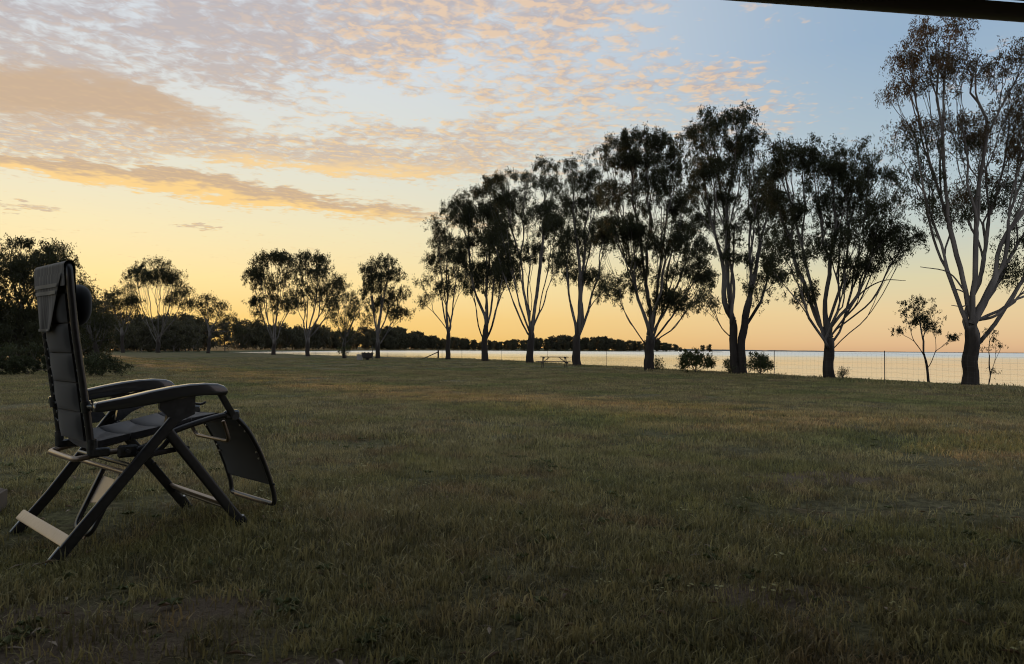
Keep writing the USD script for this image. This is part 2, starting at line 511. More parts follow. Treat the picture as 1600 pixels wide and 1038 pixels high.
def far_strip():
    rng = np.random.default_rng(5)
    x = np.linspace(700, 6500, 400)
    top = 3.0 + 6.5 * smooth(x, 2400, 700) + 3.5 * meshkit.fbm(np.stack([x * .02, 0 * x, 0 * x], -1), 4, 2) * smooth(x, 4200, 900)
    y0 = 4300 + 200 * meshkit.noise(np.stack([x * .004, 0 * x, 0 * x], -1), 9)
    prof = [(0, -2.0), (40, .3), (60, .8), (90, 1.0), (200, .6), (600, -2.0)]
    v = np.stack([np.stack([x, y0 + a, WATER_Z + np.where(h < 0, h, h * top)], -1) for a, h in prof], 1).reshape(-1, 3)
    n = len(prof)
    i, j = np.meshgrid(np.arange(len(x) - 1), np.arange(n - 1), indexing='ij')
    a = (i * n + j).ravel()
    return v, np.vstack([np.stack([a, a + n, a + n + 1], 1), np.stack([a, a + n + 1, a + 1], 1)])


tag(obj('far_shore', far_strip(), plain('far_shore', (.05, .05, .045), .9, var=.3, scale=.02), smooth=True), 'thin dark strip of land on the horizon across the lake', None, None, 'structure')


# ------------------------------------------------------------------ trees
def leaves_mesh(c, rng, size, drop=.75, aspect=.26):
    """Leaf-sized rhombs at the points c, most of them hanging."""
    n = len(c)
    d = rng.normal(size=(n, 3)) * .6
    d[:, 2] -= drop
    d /= np.linalg.norm(d, axis=1, keepdims=True)
    s = np.cross(d, rng.normal(size=(n, 3)))
    s /= np.maximum(np.linalg.norm(s, axis=1, keepdims=True), 1e-6)
    L = size * rng.uniform(.65, 1.35, (n, 1))
    a, b = c - d * L / 2, c + d * L / 2
    m = c - d * L * .1
    v = np.stack([a, m + s * L * aspect / 2, b, m - s * L * aspect / 2], 1).reshape(-1, 3)
    k = np.arange(n)[:, None] * 4
    return v, np.vstack([k + [[0, 1, 2]], k + [[0, 2, 3]]])


def grow(base, trunk, pts, rng, step=.45, n_main=7, warp=1.25, wig=.036, r_base=.3, min_r=.010, frac=.42):
    """Limbs fan out from the top of the trunk (a polyline) and divide again and again until each point of the crown is reached.
    Returns nodes, parents, radii, first limb of each node (-1: trunk), children, number of trunk nodes, ends."""
    trunk = np.asarray(trunk, float)
    fork = trunk[-1]
    R0 = max(np.percentile(np.hypot(pts[:, 0] - fork[0], pts[:, 1] - fork[1]), 95), .3)

    def to(p):
        q = p - fork
        h = np.hypot(q[..., 0], q[..., 1])
        k = np.where(h > 1e-6, (h / R0) ** (warp - 1), 0)
        return np.stack([q[..., 0] * k, q[..., 1] * k, q[..., 2]], -1)

    def back(w):
        h = np.hypot(w[..., 0], w[..., 1])
        k = np.where(h > 1e-6, (h / R0) ** (1 / warp - 1), 0)
        return np.stack([w[..., 0] * k, w[..., 1] * k, w[..., 2]], -1) + fork

    nT = len(trunk)
    W = [to(p) for p in trunk]
    par = [-1] + list(range(nT - 1))
    tgt = to(pts)
    ends = []

    def run(k, d0, p, free):
        """A limb from node k, leaving along d0, to p."""
        start = W[k]
        L = np.linalg.norm(p - start)
        m = max(2, int(round(L / step)))
        drift = rng.normal(size=3) * wig * min(L, 2.5)
        c = start + d0 * L * .38
        prev = k
        for q_ in range(1, m + 1):
            t_ = q_ / m
            q = (1 - t_) ** 2 * start + 2 * t_ * (1 - t_) * c + t_ * t_ * p + drift * math.sin(math.pi * t_)
            if q_ < m:
                q = q + rng.normal(size=3) * wig * .45 * step
            W.append(q)
            par.append(prev)
            prev = len(W) - 1
        d = W[-1] - W[-2]
        return prev, d / max(np.linalg.norm(d), 1e-9)

    def split(ids, origin, k):
        x = tgt[ids] - origin
        x = x / np.maximum(np.linalg.norm(x, axis=1, keepdims=True), 1e-6) * 1.2 + x / max(np.abs(x).max(), 1e-6)
        c = x[rng.choice(len(x), k, replace=False)]
        for _ in range(8):
            lab = np.argmin(((x[:, None] - c[None]) ** 2).sum(-1), axis=1)
            for j in range(k):
                if (lab == j).any():
                    c[j] = x[lab == j].mean(0)
        return [ids[lab == j] for j in range(k) if (lab == j).any()]

    def build(k, d0, ids, depth):
        if len(ids) <= 1:
            if len(ids):
                e, _ = run(k, d0, tgt[ids[0]], True)
                ends.append(e)
            return
        kk = min(len(ids), n_main if depth == 0 else (3 if rng.uniform() < .25 else 2))
        first = True
        for part in sorted(split(ids, W[k], kk), key=len, reverse=True):
            kf = k
            if depth == 0:
                kf = nT - 1 if first else int(rng.integers(max(nT - (3 if nT > 5 else 2), 0), nT))
                first = False
            if len(part) == 1:
                e, _ = run(kf, d0, tgt[part[0]], True)
                ends.append(e)
                continue
            cen = tgt[part].mean(0)
            f = rng.uniform(frac - .16, frac + .2) * (.8 if depth == 0 else 1.0)
            goal = W[kf] + (cen - W[kf]) * f
            e, d = run(kf, (np.array([0, 0, 1.0]) * .35 + (cen - W[kf]) / np.linalg.norm(cen - W[kf]) * .65) if depth == 0 else d0, goal, False)
            build(e, d, part, depth + 1)

    build(nT - 1, np.array([0, 0, 1.0]), np.arange(len(tgt)), 0)
    n = len(W)
    Wa = np.array(W)
    nodes = back(Wa)
    nodes[:nT] = trunk
    par = np.array(par)
    e = 1.95
    kids = [[] for _ in range(n)]
    for i in range(1, n):
        kids[par[i]].append(i)
    acc = np.zeros(n)
    acc[np.array(ends)] += min_r ** e
    for i in range(n - 1, 0, -1):
        acc[i] = max(acc[i], min_r ** e)
        acc[par[i]] += acc[i]
    rad = acc ** (1 / e)
    top = rad[:nT].max()
    rad = rad * (r_base / top) ** (np.log(np.maximum(rad / min_r, 1)) / max(math.log(top / min_r), 1e-6))
    rad[:nT] = r_base * np.linspace(1.0, .92, nT)
    limb = np.full(n, -1)
    count = 0
    for i in range(nT, n):
        if par[i] < nT:
            limb[i] = count
            count += 1
        else:
            limb[i] = limb[par[i]]
    return nodes, par, rad, limb, kids, nT, np.array(ends)


def limbs_mesh(tr, which, sides=6):
    nodes, par, rad, limb, kids, nT, ends = tr
    mb = MB()
    starts = [i for i in range(nT, len(nodes)) if limb[i] == which and (par[i] < nT or max(kids[par[i]], key=lambda c: rad[c]) != i)]
    for s in starts:
        ch = [s]
        while kids[ch[-1]]:
            ch.append(max(kids[ch[-1]], key=lambda c: rad[c]))
        idx = [par[s]] + ch
        r = rad[idx].copy()
        r[0] = r[1] * (1.15 if par[s] >= nT else 1.1)
        if par[s] == nT - 1 and s == max((c for c in range(nT, len(nodes)) if par[c] == nT - 1), key=lambda c: rad[c]):
            top = rad[nT - 1] * .80                                  # the leader carries the trunk's own thickness on
            for q in range(min(4, len(r))):
                r[q] = max(r[q], top * (1 - q / 4) + r[q] * q / 4)
        k = sides if r.max() > .05 else (5 if r.max() > .025 else 4)
        mb.add(tube(nodes[idx], r, k, caps=len(idx) < 3))
    return mb


def foliage(tr, rng, per, spread, size, up=.15, aspect=.26, uneven=.5):
    """Leaf clumps of different fullness about the ends of the twigs: leaves strung along short hanging twigs."""
    nodes, par, rad, limb, kids, nT, ends = tr
    pts = []
    for a in nodes[ends]:
        k = max(3, int(per * math.exp(rng.normal(0, uneven) - uneven ** 2 / 2)))
        sub = int(rng.integers(5, 10))
        cen = a + rng.normal(size=(sub, 3)) * spread * np.array([.62, .62, .36]) + np.array([0, 0, (up + .25) * spread])
        hang = rng.normal(size=(sub, 3)) * .35 + np.array([0, 0, -1.0])
        length = rng.uniform(.5, 1.25, (sub, 1)) * spread
        w = rng.integers(0, sub, k)
        t_ = rng.uniform(0, 1, (k, 1))
        pts.append(cen[w] + hang[w] * length[w] * t_ + rng.normal(size=(k, 3)) * spread * (.13 + .09 * (1 - t_)))
    return leaves_mesh(np.vstack(pts), rng, size, aspect=aspect)


def lobe_points(lobes, d, n_per_area, rng, depth=.8, lean=0.0, top_bias=.55):
    """Points through the crown's lobes, more of them near their tops and outsides."""
    out = []
    k_m = d / F_PX
    for cx, cy, rx, ry in lobes:
        rm, hm = rx * k_m, ry * k_m
        dm = (rm + hm) / 2 * depth
        off = rng.normal() * dm * .7
        c = at(cx, cy, d + off)
        n = max(3, int(n_per_area * rm * hm * rng.uniform(.6, 1.4)))
        rm, hm = rm * .93, hm * .93
        u = rng.normal(size=(n * 3, 3))
        u /= np.linalg.norm(u, axis=1, keepdims=True)
        u *= rng.uniform(.25, 1, (n * 3, 1)) ** .45
        keep = rng.uniform(size=n * 3) < (1 - top_bias) + top_bias * (u[:, 2] * .5 + .5)
        u = u[keep][:n]
        out.append(c + u * np.array([rm, dm, hm]))
    return np.vstack(out)


def trunk_line(base, fork, rng, k=6, bend=.02):
    t_ = np.linspace(0, 1, k)[:, None]
    p = base + (fork - base) * t_
    L = np.linalg.norm(fork - base)
    p += np.sin(np.pi * t_) * rng.normal(size=3) * bend * L * np.array([1, 1, 0])
    p[1:-1] += rng.normal(size=(k - 2, 3)) * .012 * L * np.array([1, 1, 0])
    return p


def trunk_mesh(tr, flare=1.22, sides=14, rng=None):
    nodes, par, rad, limb, kids, nT, ends = tr
    p = curve(nodes[:nT], 4)
    r0 = rad[0]
    h = np.linalg.norm(p - p[0], axis=1) / max(np.linalg.norm(nodes[nT - 1] - nodes[0]), 1e-6)
    r = r0 * (1 + (flare - 1) * np.exp(-h * 9)) * (1 - .10 * h) * (1 - .22 * smooth(h, .85, 1.0))
    p = p.copy()
    p[0, 2] -= .15
    v, f = tube(p, r, sides)
    lump = meshkit.fbm(v * np.array([5, 5, 1.2]) / max(r0 * 3, .2), 3, 4) - .5
    cen = np.repeat(p, sides, axis=0)
    body = np.arange(len(v)) < len(cen)
    v[body] += (v[body] - cen) * (lump[body] * .34)[:, None]
    return v, f


def make_tree(name, label, base_px, d, fork_px, lobes, r, rng_seed, clumps=190, tau=1.0, spread=.42, leaf=.17, n_main=7, warp=1.25, frac=.42, mat=None, fork_h=None, bark=None, extra=None, stems=None, red=None, depth=.8, top_bias=.80, step=.45, min_r=.010, group=None):
    rng = np.random.default_rng(rng_seed)
    b = at(*base_px, d)
    b[2] = float(land(b[0], b[1]))
    local = lambda p: np.asarray(p) - b
    lo, hi = math.floor(b[2]), 0
    x = thing(name, label, 'tree', b, group=group)
    area = sum(rx * ry for _, _, rx, ry in lobes) * (d / F_PX) ** 2
    density = clumps / area
    per = 2 * tau * math.pi * area / (clumps * leaf * leaf * .26 / 2)
    pts = lobe_points(lobes, d, density, rng, depth, top_bias=top_bias)
    stem_list = stems or [(base_px, fork_px, r, None)]
    if len(stem_list) > 1:
        owner = np.argmin(np.stack([np.abs(pts[:, 0] - at(s[1][0] + (s[3] or 0), s[1][1], d)[0]) * rng.uniform(.7, 1.3, len(pts)) for s in stem_list], 1), axis=1)
    else:
        owner = np.zeros(len(pts), int)
    fh = None
    crown = MB()
    grown = []
    for si, (bp, fp, rr, _) in enumerate(stem_list):
        sb = at(*bp, d)
        sb[2] = float(land(sb[0], sb[1]))
        fk = at(*fp, d + rng.normal() * .2)
        tl = trunk_line(local(sb), local(fk), rng)
        if fh is None:
            fh = tl[-1][2]
            bm = bark or bark_material(f'bark_{name}_{rng_seed}', (fork_h or .9) * fh)
        tr = grow(local(sb), tl, local(pts[owner == si]), rng, step=step, n_main=max(2, n_main // len(stem_list)), warp=warp, r_base=rr * .88, min_r=min_r, frac=frac)
        grown.append(tr[0][tr[2] > .03])
        obj('trunk', trunk_mesh(tr), bm, x, smooth=True)
        small = MB()
        for k in range(tr[3].max() + 1):
            idx = np.where(tr[3] == k)[0]
            mesh_ = limbs_mesh(tr, k)
            if len(idx) > 25:
                obj('limb', mesh_.out(), bm, x, smooth=True)
            else:
                small.add(mesh_.out())
        if small.n:
            obj('branch', small.out(), bm, x, smooth=True)
        crown.add(foliage(tr, rng, per, spread, leaf))
    for line, r0, r1 in extra or []:
        pl = curve([local(at(*q[:2], d + (q[2] if len(q) > 2 else 0))) for q in line], 5)
        near = np.vstack(grown)
        pl = pl + (near[np.argmin(np.linalg.norm(near - pl[0], axis=1))] - pl[0])
        obj('bare_branch', tube(pl, np.linspace(r0, r1, len(pl)), 6), bm, x, smooth=True)
    v, f = crown.out()
    if red:
        zc_ = v[f[:, 0], 2] + (meshkit.noise(v[f[:, 0]] * .6, 2) - .5) * 5
        hi_ = zc_ > red
        for sel, mm, nm_ in ((~hi_, mat or M_leaf, 'crown'), (hi_, M_leaf_red, 'crown_top')):
            ff = f[sel]
            used, inv = np.unique(ff, return_inverse=True)
            obj(nm_, (v[used], inv.reshape(-1, 3)), mm, x)
    else:
        obj('crown', (v, f), mat or M_leaf, x)
    return x


ROW = None
make_tree('gum_tree', 'tallest gum at the right edge, thick trunk with rough dark foot and top tinted sunset red', (1515, 603), 26.5, (1517, 508),
          [(1465, 70, 70, 45), (1440, 110, 55, 40), (1405, 150, 30, 25), (1420, 225, 38, 40), (1500, 130, 50, 45), (1535, 95, 28, 25), (1590, 105, 38, 45), (1590, 180, 45, 50), (1490, 215, 55, 45), (1555, 215, 45, 55), (1440, 290, 35, 40), (1530, 300, 55, 45), (1590, 300, 45, 50), (1640, 200, 60, 80), (1580, 425, 35, 22), (1590, 385, 25, 30), (1660, 330, 50, 60), (1650, 430, 50, 35), (1700, 250, 50, 60), (1690, 120, 50, 50), (1480, 330, 40, 30)],
          .29, 11, clumps=460, tau=0.75, n_main=8, spread=0.37, leaf=0.110, warp=1.18, red=8.0, fork_h=.95, top_bias=.6, bark=bark_material('bark_pale', 2.1, upper=(.15, .13, .112)),
          extra=[([(1507, 452, 0), (1480, 420, -.3), (1436, 411, -.6)], .035, .012), ([(1508, 461, 0), (1497, 456, -.2), (1486, 455, -.4)], .03, .02), ([(1509, 471, 0), (1500, 474, -.2), (1484, 472, -.3)], .03, .012), ([(1532, 500, 0), (1560, 493, -.3), (1585, 470, -.5), (1600, 440, -.6)], .055, .03)])
make_tree('gum_tree', 'broad fan shaped gum left of the small sapling, many limbs rising from one short trunk', (1296, 591), 31.5, (1297, 528),
          [(1240, 250, 38, 35), (1212, 285, 28, 40), (1225, 340, 35, 45), (1288, 240, 30, 30), (1285, 290, 42, 45), (1345, 250, 28, 25), (1335, 290, 40, 40), (1305, 345, 45, 40), (1372, 300, 38, 45), (1372, 350, 40, 35), (1410, 370, 28, 22), (1330, 390, 60, 30), (1225, 410, 35, 35), (1395, 395, 40, 20), (1255, 460, 28, 18), (1260, 380, 35, 30), (1350, 425, 35, 18)],
          .25, 12, clumps=340, tau=1.65, n_main=11, spread=0.36, leaf=0.115, warp=1.36, fork_h=.9,
          extra=[([(1318, 500, 0), (1345, 460, -.4), (1380, 440, -.8), (1415, 440, -1)], .05, .012)])
make_tree('gum_tree', 'twin stemmed gum standing among the lakeside shrubs, narrow tall crown', (1155, 583), 37, (1148, 535),
          [(1120, 192, 42, 22), (1155, 195, 25, 25), (1085, 222, 26, 25), (1125, 235, 48, 30), (1115, 280, 48, 35), (1160, 250, 30, 45), (1183, 225, 10, 25), (1100, 330, 30, 35), (1145, 330, 38, 40), (1130, 385, 30, 40), (1195, 300, 26, 40), (1200, 350, 28, 45), (1185, 400, 30, 40), (1205, 430, 22, 30), (1175, 455, 22, 25), (1105, 475, 22, 14)],
          .27, 13, clumps=260, tau=1.45, n_main=8, spread=0.38, leaf=0.125, warp=1.25, fork_h=1.3,
          stems=[((1153, 583), (1146, 500), .24, -8), ((1160, 584), (1165, 498), .23, 25)])
make_tree('gum_tree', 'widest dark crowned gum with low limbs on both sides, beside a small round shrub', (1015, 577), 44, (1015, 524),
          [(962, 240, 28, 30), (1000, 222, 38, 20), (1040, 235, 24, 25), (1055, 265, 18, 25), (995, 265, 45, 30), (1015, 310, 55, 35), (955, 300, 18, 35), (1068, 320, 24, 30), (1085, 360, 28, 25), (970, 370, 35, 40), (1030, 375, 50, 35), (1092, 400, 26, 25), (1098, 440, 22, 25), (1060, 440, 38, 30), (985, 430, 35, 30), (1075, 475, 30, 16), (958, 465, 20, 14), (1035, 470, 30, 18)],
          .33, 14, clumps=300, tau=2.10, n_main=10, spread=0.45, leaf=0.140, warp=1.32, fork_h=1.0)
make_tree('gum_tree', 'slender two limbed gum just right of the picnic table, open crown', (902, 570), 55, (903, 522),
          [(905, 262, 26, 18), (930, 285, 18, 25), (900, 300, 35, 28), (925, 330, 25, 30), (885, 345, 28, 40), (940, 370, 24, 30), (905, 385, 28, 35), (945, 425, 18, 22), (885, 420, 20, 30), (950, 455, 20, 16), (920, 440, 20, 18)],
          .34, 15, clumps=170, tau=1.45, n_main=4, spread=0.53, leaf=0.150, warp=1.25, fork_h=1.0)
make_tree('gum_tree', 'gum with wide vase of pale limbs left of the picnic table', (828, 566), 64, (830, 518),
          [(800, 283, 26, 15), (772, 292, 18, 15), (830, 290, 22, 20), (853, 262, 16, 16), (860, 300, 22, 30), (800, 325, 38, 30), (845, 345, 32, 35), (785, 375, 25, 35), (868, 370, 22, 35), (790, 415, 22, 25), (825, 400, 22, 25), (868, 420, 18, 20)],
          .36, 16, clumps=200, tau=1.70, n_main=6, spread=0.57, leaf=0.165, warp=1.32, fork_h=1.0)
make_tree('gum_tree', 'dense dark gum second from the left of the long lakeside row', (758, 563), 73, (759, 512),
          [(738, 310, 20, 18), (765, 297, 22, 15), (720, 335, 20, 25), (750, 345, 35, 30), (782, 335, 22, 35), (740, 395, 32, 35), (778, 390, 26, 38), (765, 440, 32, 25), (735, 440, 22, 28), (795, 430, 14, 25)],
          .36, 17, clumps=210, tau=2.10, n_main=6, spread=0.64, leaf=0.190, warp=1.29, fork_h=1.2)
make_tree('gum_tree', 'smaller gum ending the long row, separate leaf clumps low on its left', (700, 561), 83, (701, 520),
          [(680, 352, 16, 12), (705, 335, 16, 16), (690, 375, 25, 18), (668, 412, 13, 12), (664, 438, 12, 12), (695, 415, 24, 28), (715, 395, 18, 35), (660, 468, 10, 10), (715, 445, 18, 25), (690, 455, 15, 18)],
          .30, 18, clumps=140, tau=1.40, n_main=5, spread=0.64, leaf=0.200, warp=1.32, fork_h=1.0)
# the group further left
make_tree('gum_tree', 'gum with bulging crown low on its right, behind the fire pit', (590, 559), 85, (590, 530),
          [(595, 412, 22, 11), (578, 428, 16, 15), (612, 432, 16, 16), (592, 445, 25, 16), (575, 455, 10, 10), (605, 472, 26, 16), (622, 490, 18, 12), (628, 458, 8, 10), (590, 482, 15, 12)],
          .30, 21, clumps=160, tau=1.70, n_main=5, spread=0.56, leaf=0.208, warp=1.22, fork_h=.8)
make_tree('gum_tree', 'shortest thin gum with wispy crown left of the fire pit', (538, 558), 88, (538, 533),
          [(545, 448, 8, 8), (540, 465, 16, 12), (562, 470, 15, 13), (525, 498, 13, 12), (555, 490, 16, 14), (535, 512, 16, 10), (572, 500, 12, 10), (550, 528, 16, 7)],
          .24, 22, clumps=100, tau=1.20, n_main=4, spread=0.54, leaf=0.208, warp=1.18, fork_h=.8)
make_tree('gum_tree', 'round topped gum, right one of the pair of touching crowns on the far lawn', (481, 556), 105, (482, 528),
          [(480, 404, 24, 9), (503, 412, 16, 13), (505, 435, 20, 22), (472, 430, 18, 20), (524, 450, 13, 22), (490, 462, 28, 20), (520, 482, 16, 15), (462, 468, 14, 16)],
          .34, 23, clumps=180, tau=1.90, n_main=5, spread=0.72, leaf=0.272, warp=1.29, fork_h=.8)
make_tree('gum_tree', 'gum with ragged lower left foliage, left one of the pair of touching crowns', (427, 554), 126, (429, 528),
          [(425, 400, 22, 10), (405, 415, 14, 16), (442, 412, 18, 16), (415, 442, 22, 20), (394, 433, 10, 12), (450, 442, 16, 22), (396, 475, 12, 9), (420, 476, 22, 16), (450, 480, 18, 16), (400, 490, 12, 6)],
          .40, 24, clumps=180, tau=1.90, n_main=5, spread=0.85, leaf=0.320, warp=1.22, fork_h=.8)
# behind the chair's back
make_tree('gum_tree', 'domed gum with fanned limbs rising above the bush line left of centre', (247, 549), 150, (247, 528),
          [(240, 415, 28, 9), (213, 430, 17, 13), (265, 430, 22, 13), (282, 455, 16, 16), (205, 452, 10, 10), (292, 475, 12, 9), (245, 436, 32, 14), (270, 470, 16, 12)],
          .5, 25, clumps=200, tau=1.50, n_main=10, spread=0.99, leaf=0.360, warp=1.43, fork_h=.8)
make_tree('gum_tree', 'thin bushy gum between the recliner headrest and the domed gum', (192, 551), 140, (190, 515),
          [(190, 458, 20, 8), (172, 470, 15, 11), (205, 472, 15, 11), (188, 478, 22, 11), (165, 490, 12, 9), (215, 490, 12, 10)],
          .35, 26, clumps=130, tau=1.50, n_main=6, spread=0.90, leaf=0.360, warp=1.29, fork_h=.8)
make_tree('gum_tree', 'low spreading gum at the water end of the dark bush line', (325, 550), 145, (327, 520),
          [(328, 470, 18, 8), (345, 482, 14, 9), (312, 480, 13, 10), (358, 500, 12, 8), (330, 492, 24, 10), (372, 515, 10, 7)],
          .35, 27, clumps=120, tau=1.50, n_main=5, spread=0.90, leaf=0.336, warp=1.29, fork_h=.8)
for k, (bp, d, fp, lobes, lab) in enumerate([
        ((22, 580), 40, (24, 520), [(20, 388, 32, 14), (60, 395, 30, 15), (5, 425, 45, 35), (55, 430, 42, 32), (30, 480, 55, 35), (-40, 420, 40, 45), (-40, 490, 50, 40), (30, 520, 60, 25)], 'massive dark bushy tree at the left edge of the lawn'),
        ((100, 578), 42, (100, 525), [(93, 390, 16, 16), (100, 420, 24, 24), (85, 455, 40, 25), (112, 465, 22, 25), (90, 500, 45, 28), (100, 530, 40, 18)], 'dark bushy tree showing above the top of the recliner backrest'),
        ((150, 572), 48, (148, 535), [(128, 440, 10, 14), (132, 462, 18, 18), (150, 480, 20, 14), (140, 505, 32, 18), (168, 505, 18, 11), (150, 530, 34, 12)], 'loose leafed tree whose leaves show round the recliner headrest')]):
    make_tree('dark_tree', lab, bp, d, fp, lobes, [.22, .2, .18][k], 31 + k, clumps=[260, 200, 150][k], tau=[1.6, 1.5, 1.2][k], spread=.42, leaf=.17, warp=1.3, depth=1.0, top_bias=.2, fork_h=1.3)


# saplings beyond the fence
def sapling(label, base_px, d, fork_px, lobes, r, seed, density, per, spread=.15, leaf=.10):
    make_tree('sapling', label, base_px, d, fork_px, lobes, r, seed, clumps=density, tau=per, spread=spread, leaf=leaf, n_main=3, warp=1.2, fork_h=1.5, step=.2, min_r=.005, depth=.7)


sapling('small leaning sapling with two leaf tufts beyond the wire fence', (1452, 596), 29.5, (1445, 558), [(1440, 475, 30, 11), (1420, 490, 18, 10), (1448, 497, 28, 14), (1410, 522, 20, 9), (1455, 515, 20, 10), (1478, 530, 16, 9), (1435, 505, 25, 12)], .055, 41, 60, .7)
sapling('thin nearly bare sapling right of the tallest gum', (1547, 600), 28.5, (1546, 556), [(1546, 525, 16, 14), (1568, 541, 18, 6), (1535, 545, 10, 10), (1550, 580, 8, 5)], .028, 42, 22, .28, .14, .09)


# ------------------------------------------------------------------ distant trees: a few kinds, each copied
def far_tree(name, label, h, w, seed, dens, group, trunk_frac=.25, leaf=.55, at_=(0, 0, 0), scale=1.0, rotz=0.0, stems_=1, mat=None):
    rng = np.random.default_rng(seed)
    x = thing(name, label, 'tree', at_, rotz, group, scale)
    lob = []
    for k in range(13):
        a = rng.uniform(0, 2 * np.pi)
        zz_ = h * (trunk_frac + (.90 - trunk_frac) * (k + rng.uniform(.2, .8)) / 13)
        q = rng.uniform(.1, .36) * w * (1 - .5 * (zz_ / h) ** 3)
        lob.append((np.array([q * math.cos(a), q * math.sin(a), zz_]), w * rng.uniform(.17, .27), h * rng.uniform(.08, .14)))
    P_ = []
    for c, rr, rz in lob:
        n = int(dens)
        u = rng.normal(size=(n, 3))
        u /= np.linalg.norm(u, axis=1, keepdims=True)
        u *= rng.uniform(0, 1, (n, 1)) ** .4
        P_.append(c + u * np.array([rr, rr, rz]))
    P_ = np.vstack(P_)
    tl = trunk_line(np.zeros(3), np.array([0, 0, h * trunk_frac]), rng, 4)
    tr = grow(np.zeros(3), tl, P_, rng, step=1.1, n_main=5, warp=1.22, r_base=h * .018, min_r=.03)
    mb = MB().add(tube(tr[0][:tr[5]] - np.array([[0, 0, .3]] + [[0, 0, 0]] * (tr[5] - 1)), tr[2][:tr[5]], 6))
    for k in range(tr[3].max() + 1):
        mb.add(limbs_mesh(tr, k, 5).out())
    obj('trunk', mb.out(), M_far_bark, x, smooth=True)
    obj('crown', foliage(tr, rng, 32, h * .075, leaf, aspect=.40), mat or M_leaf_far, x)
    return x


M_far_bark = plain('distant_bark', (.11, .095, .08), .9, var=.4, scale=2.0)
protos = {}


def scatter_trees(key, name, label, group, spots, h, w, dens, kinds=3, leaf=.55, frac=.25):
    for i, (x_, y_, s_, rz) in enumerate(spots):
        k = i % kinds
        loc = (x_, y_, float(land(x_, y_)))
        sc = (s_, s_, s_)
        if (key, k) not in protos:
            protos[(key, k)] = far_tree(name, label, h, w, 60 + k * 7 + len(key), dens, group, frac, leaf, loc, sc, rz)
        else:
            copy_of(protos[(key, k)], name, label, 'tree', loc, rz, group, sc)


rng = np.random.default_rng(77)
FAR_TOP = [(640, 512), (668, 518), (690, 528), (720, 524), (742, 531), (775, 530), (800, 530), (820, 526), (850, 526), (880, 522), (910, 523), (940, 524), (970, 527), (1000, 530), (1030, 528), (1050, 534), (1066, 541)]
spots = []
for px in np.arange(604, 1066, 6.0):
    d = np.interp(px, [604, 640, 800, 953, 1066], [610, 690, 855, 915, 1000]) + rng.uniform(8, 34)
    top = np.interp(px, [604] + [a for a, _ in FAR_TOP], [506] + [b for _, b in FAR_TOP])
    p = at(px + rng.uniform(-3, 3), 540, d)
    hz = 546 + (px - 800) * .0073
    s_ = (hz - top) * d / F_PX / 15.0 * rng.uniform(.80, 1.04)
    spots.append((p[0], p[1], s_, rng.uniform(0, 360)))
for px in np.arange(610, 1055, 13.0):
    d = np.interp(px, [604, 640, 800, 953, 1066], [610, 690, 855, 915, 1000]) + rng.uniform(2, 10)
    p = at(px + rng.uniform(-3, 3), 540, d)
    spots.append((p[0], p[1], rng.uniform(.55, .8), rng.uniform(0, 360)))
scatter_trees('far', 'shore_tree', 'dark tree in the long low wood on the far shore behind the picnic table', 'trees on the far shore of the lake', spots, 15, 14, 9, 4, 1.3, .12)
for px, lab, s_ in ((1098, 'left one of two tiny trees on the islet at the end of the far shore', .62), (1108, 'right one of two tiny trees on the islet at the end of the far shore', .68)):
    p = at(px, 540, 996)
    copy_of(protos[('far', 0 if px < 1100 else 1)], 'islet_tree', lab, 'tree', (p[0], p[1], float(land(p[0], p[1]))), px * 7.0, None, (s_, s_, s_))
spots = []
for px in np.arange(368, 625, 8.0):
    d = np.interp(px, [360, 512, 640], [300, 440, 660]) + rng.uniform(20, 70)
    p = at(px + rng.uniform(-4, 4), 540, d)
    top = np.interp(px, [360, 400, 440, 480, 520, 560, 590, 640], [505, 500, 508, 505, 512, 515, 506, 512])
    base_z = float(land(p[0], p[1]))
    s_ = ((543.5 - top) * p[1] / F_PX + EYE - base_z) / 13.0 * rng.uniform(.75, 1.1)
    spots.append((p[0], p[1], s_, rng.uniform(0, 360)))
scatter_trees('mid', 'bank_tree', 'dark tree on the grassy bank across the narrow arm of the lake', 'trees behind the far grassy bank', spots, 13, 13, 10, 3, .9, .12)
spots = []
for row, (d0, topy) in enumerate(((172, 505), (205, 497), (245, 492))):
    for px in np.arange(138, 395 - row * 4, 12.0):
        if row == 0 and px > 300:
            continue
        d = d0 + rng.uniform(-12, 14)
        p = at(px + rng.uniform(-5, 5), 540, d)
        base_z = float(land(p[0], p[1]))
        if base_z < -.7:
            continue
        tp = np.interp(px, [138, 300, 345, 395], [topy, topy - 2, topy + 6, topy + 22])
        s_ = ((541.5 - tp) * p[1] / F_PX + EYE - base_z) / 9.0 * rng.uniform(.8, 1.12)
        spots.append((p[0], p[1], s_, rng.uniform(0, 360)))
scatter_trees('bush', 'scrub_tree', 'dark slim trunked tree in the bush line beyond the left lawn', 'trees of the bush line beyond the left lawn', spots, 9, 8, 11, 4, .48, .14)
spots = []
for px in np.arange(-140, 150, 14.0):
    d = 62 + rng.uniform(-6, 10)
    p = at(px + rng.uniform(-5, 5), 540, d)
    spots.append((p[0], p[1], rng.uniform(.42, .62), rng.uniform(0, 360)))
for (x_, y_, s_, rz) in spots:
    copy_of(protos[('bush', int(rz) % 4)], 'understorey_tree', 'low tree in the dark thicket behind the recliner backrest', 'tree', (x_, y_, float(land(x_, y_))), rz, 'low trees in the dark thicket at the left', (s_ * 1.2, s_ * 1.2, s_))


# ------------------------------------------------------------------ shrubs
M_twig = plain('twigs', (.07, .055, .04), .9)


